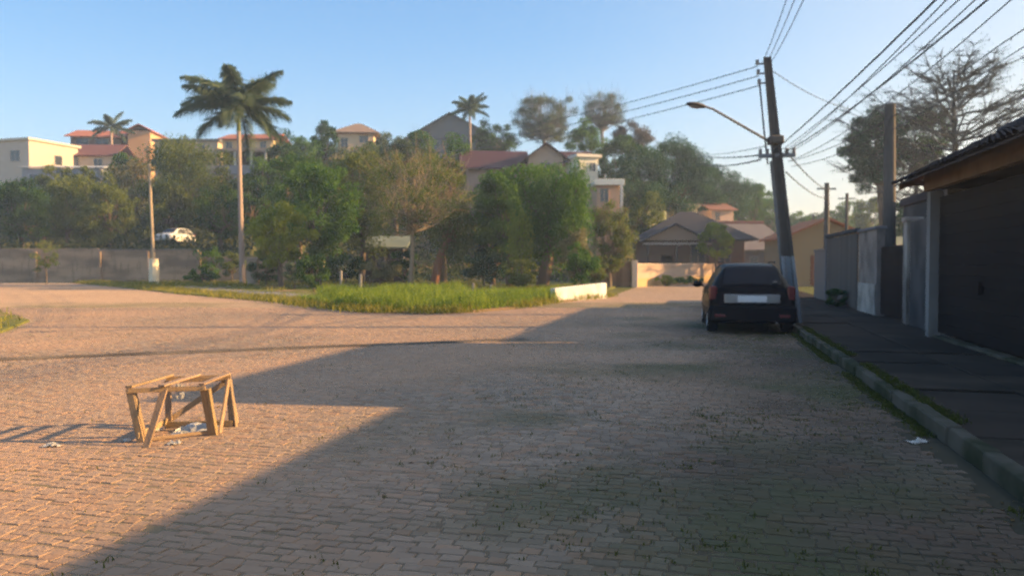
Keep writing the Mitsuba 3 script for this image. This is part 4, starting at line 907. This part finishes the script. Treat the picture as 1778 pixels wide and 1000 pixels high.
def tree(label, px, py_top, py_crown, half, Y, kind, name='tree', trunk_r=.2, leaf=.2, n=9000, seed=0, flat=1.0, droop=0.0, sparse=1.0, clumps=46, lean=0.0, trunk_px=None, bare=False, base_z=None, bark=BARK, group=None, spread=.25, catn='tree'):
    """px: the crown's centre column; py_top, py_crown: where its crown starts and ends; half: half its width in pixels"""
    rng = np.random.default_rng(1000 + seed)
    x = gx(px, Y); z1, z0 = zz(py_top, Y), zz(py_crown, Y); R = half / F * Y
    bx = gx(trunk_px, Y) if trunk_px else x + lean
    zb = (H(bx, Y) if base_z is None else base_z) - .15
    z0 = max(z0, zb + .3)
    c = np.array([x, Y, (z0 + z1) / 2]); rad = np.array([R, R * .85, (z1 - z0) / 2])
    key = thing(name, label, catn, group)
    mb = MB()
    fork = np.array([bx + (x - bx) * .6, Y, zb + (c[2] - rad[2] * .45 - zb) * 1.0])
    if fork[2] < zb + .5: fork[2] = zb + .5
    topz = c + [0, 0, rad[2] * .55]
    k = np.linspace(0, 1, 7)[:, None]
    wob = np.column_stack([np.sin(k[:, 0] * 4 + seed), np.cos(k[:, 0] * 3 + seed), 0 * k[:, 0]]) * trunk_r * .8
    tp = np.array([bx, Y, zb]) * (1 - k) + fork * k + wob * k
    v, f = tube(tp, trunk_r * (1.25 - .5 * k[:, 0]), 8); mb.add(v, f, bark)
    # clumps sit through the crown's volume, more of them near its surface, and the limbs lead to them
    d = rng.normal(size=(clumps, 3)); d /= np.linalg.norm(d, axis=1, keepdims=True)
    rr = rng.uniform(.35, 1.0, clumps) ** .6
    lump = .72 + .5 * meshkit.noise(d * 1.7 + seed * 3.3, seed)
    ctr = c + d * rad * (rr * lump * .88)[:, None]
    ctr[:, 2] = np.maximum(ctr[:, 2], zb + .25)
    for i in range(clumps if bare else min(clumps, 26)):
        p1 = ctr[i]; mid = tp[-1] * .45 + p1 * .55 + rng.normal(0, .12, 3) * R * .5 - [0, 0, rad[2] * .12]
        if rng.random() < .5: st = tp[-1]
        else: st = tp[-2]
        q = np.array([st, st * .55 + mid * .45, mid, p1])
        v, f = tube(q, trunk_r * np.array([.42, .30, .18, .05]), 5, False); mb.add(v, f, bark)
        if bare:
            for _ in range(5):
                e = p1 + rng.normal(0, .40, 3) * np.array([R, R, rad[2]]) * .55 + [0, 0, .15 * rad[2]]
                s0 = mid * .5 + p1 * .5 if rng.random() < .6 else p1
                v, f = tube(np.array([s0, s0 * .5 + e * .5 + rng.normal(0, .05, 3), e]), trunk_r * np.array([.10, .07, .025]), 4, False); mb.add(v, f, np.array(bark) * 1.15)
    v, f = mb.mesh(); part(key, 'trunk', (v, f), 'bark_mat', color=mb.col(), smooth=True)
    # leaves
    w = rng.uniform(.5, 1.5, clumps); w /= w.sum()
    cr = spread * (R + rad[2]) / 2 * rng.uniform(.7, 1.3, clumps)
    idx = rng.choice(clumps, int(n * sparse), p=w)
    o = rng.normal(size=(len(idx), 3)); o /= np.linalg.norm(o, axis=1, keepdims=True)
    o *= (rng.random(len(idx)) ** .45)[:, None]
    pos = ctr[idx] + o * cr[idx][:, None] * np.array([1, 1, .72 * flat])
    if droop: pos[:, 2] -= droop * rng.random(len(idx)) ** 2 * rad[2] * .9
    pos[:, 2] = np.maximum(pos[:, 2], zb + .2)
    a, b = (np.array(q) for q in LEAF[kind])
    tone = np.clip(rng.random(clumps)[idx] * .95 + rng.random(len(idx)) * .45 - .2, 0, 1.15)[:, None]
    v, f, col = leaf_cloud(pos, leaf, a * (1 - tone) + b * tone, rng, droop)
    part(key, 'crown', (v, f), 'leaf_mat', color=col)
    return key
sd = iter(range(1, 200))
def TR(*a, **k): return tree(*a, seed=next(sd), **k)
# behind the wall on the left
TR('dark green tree at the left edge above the retaining wall', 38, 305, 440, 66, 72, 'dark', n=9000, leaf=.24)
TR('dull green bushy tree second from the left edge behind the wall', 120, 288, 432, 50, 70, 'olive', n=7000, leaf=.22)
TR('dark tree with a blue-green crown below the metal-roofed shed', 78, 335, 432, 40, 76, 'blue', n=5000, leaf=.24)
TR('olive-brown tree behind the wall just left of the thin pole', 190, 305, 428, 62, 69, 'olive', n=9000, leaf=.22)
TR('rust-tinged tree beneath the orange-red roofed house', 236, 252, 400, 48, 84, 'brown', n=6000, leaf=.25)
TR('broad olive tree with a domed top left of the tall palm', 330, 234, 415, 88, 80, 'olive', n=22000, leaf=.26, clumps=90, spread=.28)
TR('grey-green tree screening the long flat-roofed house', 310, 238, 320, 56, 96, 'grey', n=10000, leaf=.28, spread=.3)
TR('green tree beside the orange block on the left hillside', 222, 258, 360, 36, 98, 'green', n=7000, leaf=.28)
TR('dark green tree in the shade left of the palm trunk above the wall', 385, 320, 425, 48, 69, 'dark', n=6000, leaf=.22)
TR('bushy green tree hiding the foot of the metal-roofed shed at far left', 30, 312, 440, 60, 88, 'green', n=7000, leaf=.27)
TR('olive tree below the maroon-roofed house at the left', 150, 284, 380, 50, 92, 'olive', n=7000, leaf=.28)
TR('green tree under the cream house with the veranda', 440, 300, 430, 48, 76, 'dark', n=8000, leaf=.25)
TR('olive tree at the right of the thin pole above the white car', 300, 330, 410, 52, 77, 'olive', n=6000, leaf=.22)
TR('low dark tree behind the white car above the wall', 330, 345, 415, 45, 82, 'dark', n=5000, leaf=.24)
# the trees behind the junction
TR('yellow-green round tree in front of the palm trunk', 488, 348, 470, 60, 47, 'yellow', n=9000, leaf=.20, trunk_r=.16)
TR('dark green tree between the yellow-green tree and the bare brown tree', 552, 268, 470, 74, 52, 'green', n=15000, leaf=.23, clumps=64)
TR('tall green tree rising behind the yellow-green tree', 520, 255, 400, 55, 62, 'green', n=8000, leaf=.22)
TR('dull olive tree just left of the bare brown tree', 628, 250, 450, 62, 56, 'olive', n=11000, leaf=.20, clumps=56)
TR('sparse brown tree with a pale trunk and many thin bare branches, behind the grass', 722, 242, 440, 108, 47, 'olive', n=8200, leaf=.15, trunk_r=.13, clumps=84, bare=True, trunk_px=711, bark=(.30, .235, .16), spread=.17)
TR('thin-leaved brownish tree behind the sparse bare brown tree', 770, 262, 430, 56, 55, 'olive', n=4500, leaf=.19, clumps=44, bare=True, bark=(.22, .15, .10), spread=.2)
TR('olive tree behind the bare brown tree, under the ridge roof', 690, 232, 380, 80, 68, 'grey', n=16000, leaf=.24)
TR('drooping yellow-olive tree with a reddish trunk right of the bare brown tree', 792, 325, 440, 44, 50, 'olive', n=6500, leaf=.17, droop=1.0, trunk_px=752, bark=(.32, .15, .09), trunk_r=.26)
TR('very dark tree filling the shade beside the drooping olive tree', 856, 345, 496, 46, 52, 'blue', n=9000, leaf=.19)
TR('big dark green tree below the maroon-roofed house', 884, 262, 450, 62, 50, 'green', n=15000, leaf=.21, clumps=60)
TR('green tree with hanging yellowish strands and a thick brown trunk', 966, 262, 436, 76, 46, 'green', n=17000, leaf=.20, clumps=64, droop=.8, trunk_px=940, trunk_r=.34, bark=(.17, .12, .09))
TR('yellowish vine-hung slim tree in front of the dark green trees', 905, 345, 470, 24, 45, 'yellow', n=3500, leaf=.16, droop=1.2, trunk_r=.1)
TR('brown-olive open tree above the wooden gate', 1058, 338, 480, 46, 48.5, 'olive', n=8000, leaf=.16, trunk_r=.14, bark=(.24, .18, .13), bare=True)
TR('small yellow-brown tree in front of the wooden gate post', 1000, 385, 492, 34, 44, 'brown', n=4500, leaf=.14, trunk_r=.09, bare=True)
TR('green shrubby tree at the right of the thick brown trunk', 1010, 420, 500, 32, 42, 'green', n=4500, leaf=.14, trunk_r=.08)
# the ridge
TR('dark tree on the ridge just right of the tall palm crown', 498, 215, 340, 34, 84, 'blue', n=5500, leaf=.28)
TR('dark pointed tree on the ridge left of the brown hipped roof', 567, 208, 300, 28, 100, 'dark', n=4500, leaf=.3)
TR('tall bushy green tree in front of the veranda house, right of the palm trunk', 462, 262, 380, 36, 80, 'green', n=7000, leaf=.27)
TR('olive tree screening the right end of the cream flat-roofed house', 100, 278, 370, 40, 94, 'olive', n=6500, leaf=.28)
TR('dark green tree in front of the brown hipped roof house', 640, 240, 330, 34, 92, 'dark', n=6000, leaf=.28)
TR('green tree hiding the foot of the pink gabled house', 935, 266, 380, 44, 74, 'green', n=8000, leaf=.26)
TR('low green tree on the ridge between palm and brown hipped roof', 532, 232, 320, 36, 92, 'green', n=5000, leaf=.28)
TR('grey-green tree on the ridge right of the brown hipped roof', 672, 228, 330, 42, 100, 'grey', n=6000, leaf=.3)
TR('dark green tree below the big grey roof', 728, 222, 320, 40, 96, 'green', n=8000, leaf=.28)
TR('leafy green tree below the brown hipped roof', 612, 256, 350, 46, 90, 'green', n=7000, leaf=.28)
TR('green tree in front of the maroon-roofed wing', 850, 292, 400, 40, 70, 'green', n=7000, leaf=.25)
TR('green tree at the foot of the smaller palm', 782, 226, 330, 40, 88, 'green', n=6000, leaf=.27)
TR('dark tree right of the smaller palm on the ridge', 858, 206, 290, 46, 104, 'dark', n=6000, leaf=.3)
TR('lone wispy small tree on the skyline right of the smaller palm', 838, 205, 290, 14, 106, 'dark', n=1600, leaf=.28)
TR('tall feathery tree with an umbrella crown on the skyline, left one', 944, 160, 258, 64, 106, 'grey', n=15000, leaf=.22, clumps=110, flat=1.0, bare=True, bark=(.24, .225, .21), spread=.17, trunk_r=.26)
TR('tall see-through feathery tree on the skyline, right of the umbrella-crowned one', 1046, 151, 235, 44, 112, 'grey', n=7000, leaf=.20, clumps=90, bare=True, bark=(.22, .195, .18), spread=.20, trunk_r=.28)
TR('purple-brown leafless tree right of the feathery trees', 1096, 206, 275, 34, 100, 'purple', n=8500, leaf=.26, clumps=60, bare=True, bark=(.15, .12, .12), spread=.27)
TR('dark green round tree under the feathery trees', 1018, 210, 300, 44, 96, 'green', n=9000, leaf=.28)
TR('green tree between the maroon roof and the dense dark trees', 1072, 230, 340, 50, 92, 'dark', n=11000, leaf=.28)
TR('large dense blue-green tree with a rounded top left of the lamp', 1172, 234, 375, 64, 86, 'blue', n=19000, leaf=.28, clumps=80, spread=.30)
TR('dark dense tree left of the rounded blue-green one', 1112, 250, 390, 62, 82, 'blue', n=16000, leaf=.27, clumps=70, spread=.30)
TR('olive tree in front of the dense dark trees beside the white balcony', 1120, 330, 420, 42, 70, 'olive', n=6000, leaf=.22)
TR('lower dark green tree above the cream block', 1190, 300, 372, 44, 98, 'dark', n=6500, leaf=.28)
TR('wide dark tree above the pink and white house', 1255, 300, 400, 60, 106, 'blue', n=15000, leaf=.3, spread=.3)
TR('green tree left of the leaning pole behind the grey-brown roof', 1308, 312, 390, 36, 112, 'green', n=6500, leaf=.3)
TR('dense dark tree between the rounded blue-green tree and the lamp pole', 1218, 272, 380, 44, 96, 'blue', n=10000, leaf=.29, spread=.3)
TR('dark green tree filling the slope behind the lamp pole', 1288, 318, 395, 52, 118, 'dark', n=11000, leaf=.33, spread=.3)
TR('low green tree just left of the leaning pole foot', 1334, 338, 400, 34, 125, 'green', n=7000, leaf=.33, spread=.3)
TR('small golden-green tree in front of the brown house', 1243, 388, 452, 36, 60, 'yellow', n=5000, leaf=.18, trunk_r=.1)
# the far end of the street
for i, (px, py, half, Y, kind, lab) in enumerate(((1392, 365, 26, 150, 'green', 'far green tree just right of the leaning pole'), (1432, 358, 30, 165, 'grey', 'far hazy tree behind the thin dark pole'), (1470, 344, 32, 140, 'green', 'far green tree behind the slender pole above the metal gate'),
                                                  (1510, 338, 28, 120, 'olive', 'olive tree left of the concrete pole above the gate'), (1578, 330, 30, 75, 'dark', 'dark tree between the concrete pole and the garage roof'), (1350, 362, 22, 150, 'dark', 'far dark tree just left of the leaning pole'))):
    TR(lab, px, py, 420, half, Y, kind, n=4500, leaf=.2 + Y * .0018)
TR('dark leafy tree behind the concrete pole at the right', 1518, 186, 332, 64, 60, 'blue', n=20000, leaf=.22, clumps=90, trunk_px=1541, spread=.24, trunk_r=.3)
TR('dark small-leaved tree between the concrete pole and the tall bare tree', 1590, 172, 310, 58, 62, 'dark', n=7000, leaf=.2, clumps=60, bare=True, bark=(.08, .07, .06), spread=.22)
# tall bare tree with whorled branches
def whorled(label, px, py_top, Y):
    rng = np.random.default_rng(77)
    x = gx(px, Y); zt = zz(py_top, Y); key = thing('bare_tree', label, 'tree')
    mb = MB(); col = (.055, .052, .052)
    n = 9; k = np.linspace(0, 1, n)
    v, f = tube(np.column_stack([x + .2 * np.sin(k * 5), np.full(n, Y), -.1 + (zt + .1) * k]), .42 * (1 - k) + .06, 8); mb.add(v, f, col)
    tips = []
    zs = np.arange(6.2, zt - .4, .62)
    for z in zs:
        q = (z - 6.2) / (zt - 6.2); Lm = 8.0 * (1 - q) ** .55 + .9
        for _ in range(rng.integers(5, 8)):
            a = rng.uniform(0, 2 * PI); L = Lm * rng.uniform(.7, 1.1); e0 = math.radians(8 + 30 * q + rng.normal(0, 12))
            t = np.linspace(0, 1, 6); rise = L * (math.tan(e0) * t + .30 * t ** 2) * .75
            p = np.column_stack([x + math.cos(a) * L * t, Y + math.sin(a) * L * t, z + rise * .8])
            p[1:] += rng.normal(0, .17, (5, 3))
            v, f = tube(p, np.linspace(.085, .030, 6), 5, False); mb.add(v, f, col)
            for j in range(2, 6):
                for _ in range(9):
                    a2 = a + rng.normal(0, 1.15); l2 = 1.75 * rng.uniform(.35, 1.15) * (.5 + .5 * (1 - q)); s = p[j]
                    e = s + [math.cos(a2) * l2, math.sin(a2) * l2, l2 * rng.uniform(-.1, .7)]
                    v, f = tube(np.array([s, (s + e) / 2 + rng.normal(0, .05, 3), e]), [.026, .02, .012], 4, False); mb.add(v, f, col); tips.append(e)
    v, f = mb.mesh(); part(key, 'trunk', (v, f), 'bark_mat', color=mb.col(), smooth=True)
    tips = np.array(tips); p = tips[rng.choice(len(tips), 2600)] + rng.normal(0, .28, (2600, 3))
    k = rng.random((len(p), 1)); c = np.array([.04, .045, .025]) * (1 - k) + np.array([.08, .075, .045]) * k
    v, f, c = leaf_cloud(p, .17, c, rng); part(key, 'crown', (v, f), 'leaf_mat', color=c)
whorled('tall bare tree with tiers of thin branches behind the garage roof', 1655, 122, 58)

# palms
def palm(label, px, py_head, py_base, Y, L, nf, r0, seed, shaft=1.0, name='palm_tree'):
    rng = np.random.default_rng(seed); x = gx(px, Y); zh = zz(py_head, Y); zb = H(x, Y) - .1
    bx = x + (.012 * (zh - zb))
    key = thing(name, label, 'palm tree'); k = np.linspace(0, 1, 10)
    tr = TM(np.column_stack([bx + (x - bx) * k, np.full(10, Y), zb + (zh - shaft - zb) * k]), r0 * (1.25 - .45 * k), 10)
    cpart(key, 'trunk', tr, (.40, .31, .26), 'bark_mat', smooth=True)
    cpart(key, 'crownshaft', TM([(x, Y, zh - shaft - .02), (x, Y, zh - shaft * .5), (x, Y, zh + .1)], [r0 * .85, r0 * .8, r0 * .45], 10), (.13, .17, .06), 'bark_mat', smooth=True)
    for i in range(nf):
        a = i * 2.39996 + rng.normal(0, .2); e = math.radians(68 - 85 * (i / nf) + rng.normal(0, 6)); Lf = L * rng.uniform(.85, 1.1)
        t = np.linspace(0, 1, 14); de = math.radians(rng.uniform(45, 80)); el = e - de * t ** 1.3
        dr_ = np.cumsum(np.r_[0, np.cos(el[:-1])]) * Lf / 13; dz = np.cumsum(np.r_[0, np.sin(el[:-1])]) * Lf / 13
        spine = np.column_stack([x + math.cos(a) * dr_, Y + math.sin(a) * dr_, zh + dz])
        mb = MB(); v, f = tube(spine, np.linspace(.035, .01, 14), 4, False); mb.add(v, f, (.14, .15, .06))
        m = 64; tt = np.linspace(.12, 1, m); c = np.column_stack([np.interp(tt, t, spine[:, j]) for j in range(3)])
        tang = np.column_stack([np.interp(tt, t, np.gradient(spine[:, j])) for j in range(3)]); tang /= np.linalg.norm(tang, axis=1, keepdims=True)
        sidev = np.array([-math.sin(a), math.cos(a), 0])
        for sg_ in (-1, 1):
            for rep_ in range(2):
                ll = (.78 * np.sin(np.pi * np.clip(tt * .86 + .12, 0, 1)) ** .7 + .08) * L / 3.6 * rng.uniform(.85, 1.1, m)
                dirv = sidev * sg_ + tang * .75 + rng.normal(0, .16, (m, 3)); dirv[:, 2] += rng.uniform(-.9, .45, m)
                dirv /= np.linalg.norm(dirv, axis=1, keepdims=True)
                e1 = c + dirv * ll[:, None]; e1[:, 2] -= ll * rng.uniform(.1, .55, m); wv = tang * .034
                q = np.stack([c - wv, c + wv, (c + e1) / 2 + wv * .8 + [0, 0, .06 * L / 3.6], e1], 1).reshape(-1, 3)
                f = (np.array([[0, 1, 2], [0, 2, 3]])[None] + (np.arange(m) * 4)[:, None, None]).reshape(-1, 3)
                kk = rng.random((m, 1)); mb.add(q, f, np.repeat(np.array([.065, .115, .075]) * (1 - kk) + np.array([.17, .22, .14]) * kk, 4, 0))
        v, f = mb.mesh(); part(key, 'frond', (v, f), 'leaf_mat', color=mb.col())
palm('tall royal palm with a pale slender trunk standing above the junction', 417, 190, 490, 54, 4.3, 20, .165, 5, 1.5)
palm('small palm on the skyline behind the orange-red roof', 197, 222, 262, 118, 3.3, 13, .2, 6, .8)
palm('smaller palm with a pale trunk beside the big grey roof', 816, 190, 252, 96, 2.6, 16, .17, 7, .9)

# shrubs, saplings and posts on the left
def bush(label, px, py_top, py_bot, half, Y, kind, n=3000, leaf=.14, **k): return TR(label, px, py_top, py_bot, half, Y, kind, name='shrub', n=n, leaf=leaf, trunk_r=.05, clumps=24, catn='shrub', **k)
bush('green shrub climbing the right end of the retaining wall', 365, 415, 492, 30, 61, 'green')
bush('brownish shrub at the wall right of the climbing green one', 402, 425, 496, 26, 59, 'olive')
bush('low bright green shrub at the foot of the wall', 350, 468, 500, 34, 56, 'green')
bush('dark shrub below the yellow-green tree', 462, 440, 500, 34, 50, 'dark')
bush('grey-leaved shrub beside the road left of the tall grass', 512, 452, 505, 28, 44, 'grey')
bush('dark bush at the left end of the tall grass', 545, 440, 520, 40, 40, 'dark', n=4500)
bush('dark low bush under the dark green tree', 600, 440, 490, 46, 50, 'dark', n=4500)
bush('brown dry bush behind the tall grass left of the pale trunk', 660, 452, 495, 40, 48, 'brown')
bush('dark green bush growing against the right side of the shed', 702, 428, 492, 26, 53, 'dark', n=4500)
bush('dark bush in the shade of the big dark green tree', 840, 430, 496, 44, 47, 'blue', n=4500)
bush('olive bush at the foot of the thick brown trunk', 905, 440, 500, 36, 43, 'olive', n=4000)
bush('dull green bush left of the wooden gate', 1035, 445, 498, 28, 46, 'olive')
bush('green shrub growing at the foot of the peach wall', 1155, 478, 500, 22, 52, 'yellow', n=2200)
bush('second green shrub at the foot of the peach wall, nearer the car', 1195, 480, 500, 26, 54, 'green', n=2200)
bush('low dark weeds on the pavement before the metal gate', 1452, 500, 535, 26, 24.5, 'dark', n=2600, leaf=.08)
bush('leafy sapling standing before the left part of the retaining wall', 80, 415, 475, 24, 58, 'olive', n=1500)
wp = thing('wooden_post', 'thin pale pole with a white-painted foot in front of the retaining wall', 'pole')
q = at(268, 486, 57); cpart(wp, 'shaft', leaning([q[0], 57, 0], [q[0] - .25, 57, zz(285, 57)], .13, .09, 8), (.42, .34, .24), 'bark_mat')
cpart(wp, 'white_foot', leaning([q[0], 56.98, 0], [q[0] - .04, 56.98, zz(449, 57)], .36, .33, 10), (.86, .74, .54), 'plaster_mat')
wp = thing('stone_pillar', 'weathered tan gate pillar under the tall palm', 'pillar')
q = at(440, 490, 52); cpart(wp, 'shaft', cbox(q[0] - .32, q[0] + .32, 51.7, 52.3, -.1, zz(452, 52), .03), (.42, .33, .24)); cpart(wp, 'cap', cbox(q[0] - .38, q[0] + .38, 51.64, 52.36, zz(452, 52) + .003, zz(447, 52), .02), (.36, .29, .22))
for i, (px, py) in enumerate(((592, 466), (626, 472), (822, 487), (853, 490))):
    q = at(px, 495, 39.5); zt = zz(py, 39.5)
    csolo('fence_post', ('short pale stake behind the left half of the tall grass, left of two', 'short pale stake behind the left half of the tall grass, right of two', 'short white stake behind the right half of the tall grass, left of two', 'short white stake behind the right half of the tall grass, right of two')[i],
          'stake', cbox(q[0] - .06, q[0] + .06, 39.44, 39.56, 0, zt - .12, .015), (.36, .32, .26), group='stakes behind the tall grass')
# undergrowth on the hillside between the houses
rh = np.random.default_rng(31); n = 90000
hx, hy = rh.uniform(-95, 26, n), rh.uniform(65.5, 125, n)
ok = (hx < .246 * hy - 4) & (np.abs(hx) < .75 * hy); hx, hy = hx[ok], hy[ok]
den = meshkit.fbm(np.column_stack([hx * .22, hy * .22, hx * 0]), 3, 3); ok = den > .36; hx, hy, den = hx[ok], hy[ok], den[ok]
pos = np.column_stack([hx, hy, hgt(hx, hy) + rh.random(len(hx)) ** 1.5 * (den - .3) * 4])
k = np.clip(meshkit.noise(np.column_stack([hx * .35, hy * .35, hx * 0]), 12) + rh.normal(0, .2, len(hx)), 0, 1)[:, None]
v, f, c = leaf_cloud(pos, .42, np.array([.032, .058, .03]) * (1 - k) + np.array([.095, .115, .055]) * k, rh)
solo('undergrowth', 'scrubby green and olive undergrowth covering the hillside between houses and trees', 'undergrowth', (v, f), 'leaf_mat', kind='stuff', color=c)


rl = np.random.default_rng(61); n = 420
lp = np.column_stack([rl.uniform(-2, 18, n), np.where(rl.random(n) < .6, rl.normal(-.35, .25, n), rl.uniform(-9, 0, n))])
lq = K0 + lp[:, :1] * SD + lp[:, 1:] * SN; ok = lp[:, 1] < .1; lq = lq[ok]
v, f, c = leaf_cloud(np.column_stack([lq, np.full(len(lq), .004)]), .05, np.array([.10, .065, .03]) + rl.random((len(lq), 1)) * np.array([.14, .10, .04]), rl)
v[:, 2] = .003 + np.abs(v[:, 2] - .004) * .25
solo('leaf_litter', 'small dry fallen leaves scattered over the shaded paving and the gutter', 'fallen leaves', (v, f), 'leaf_mat', kind='stuff', color=c)
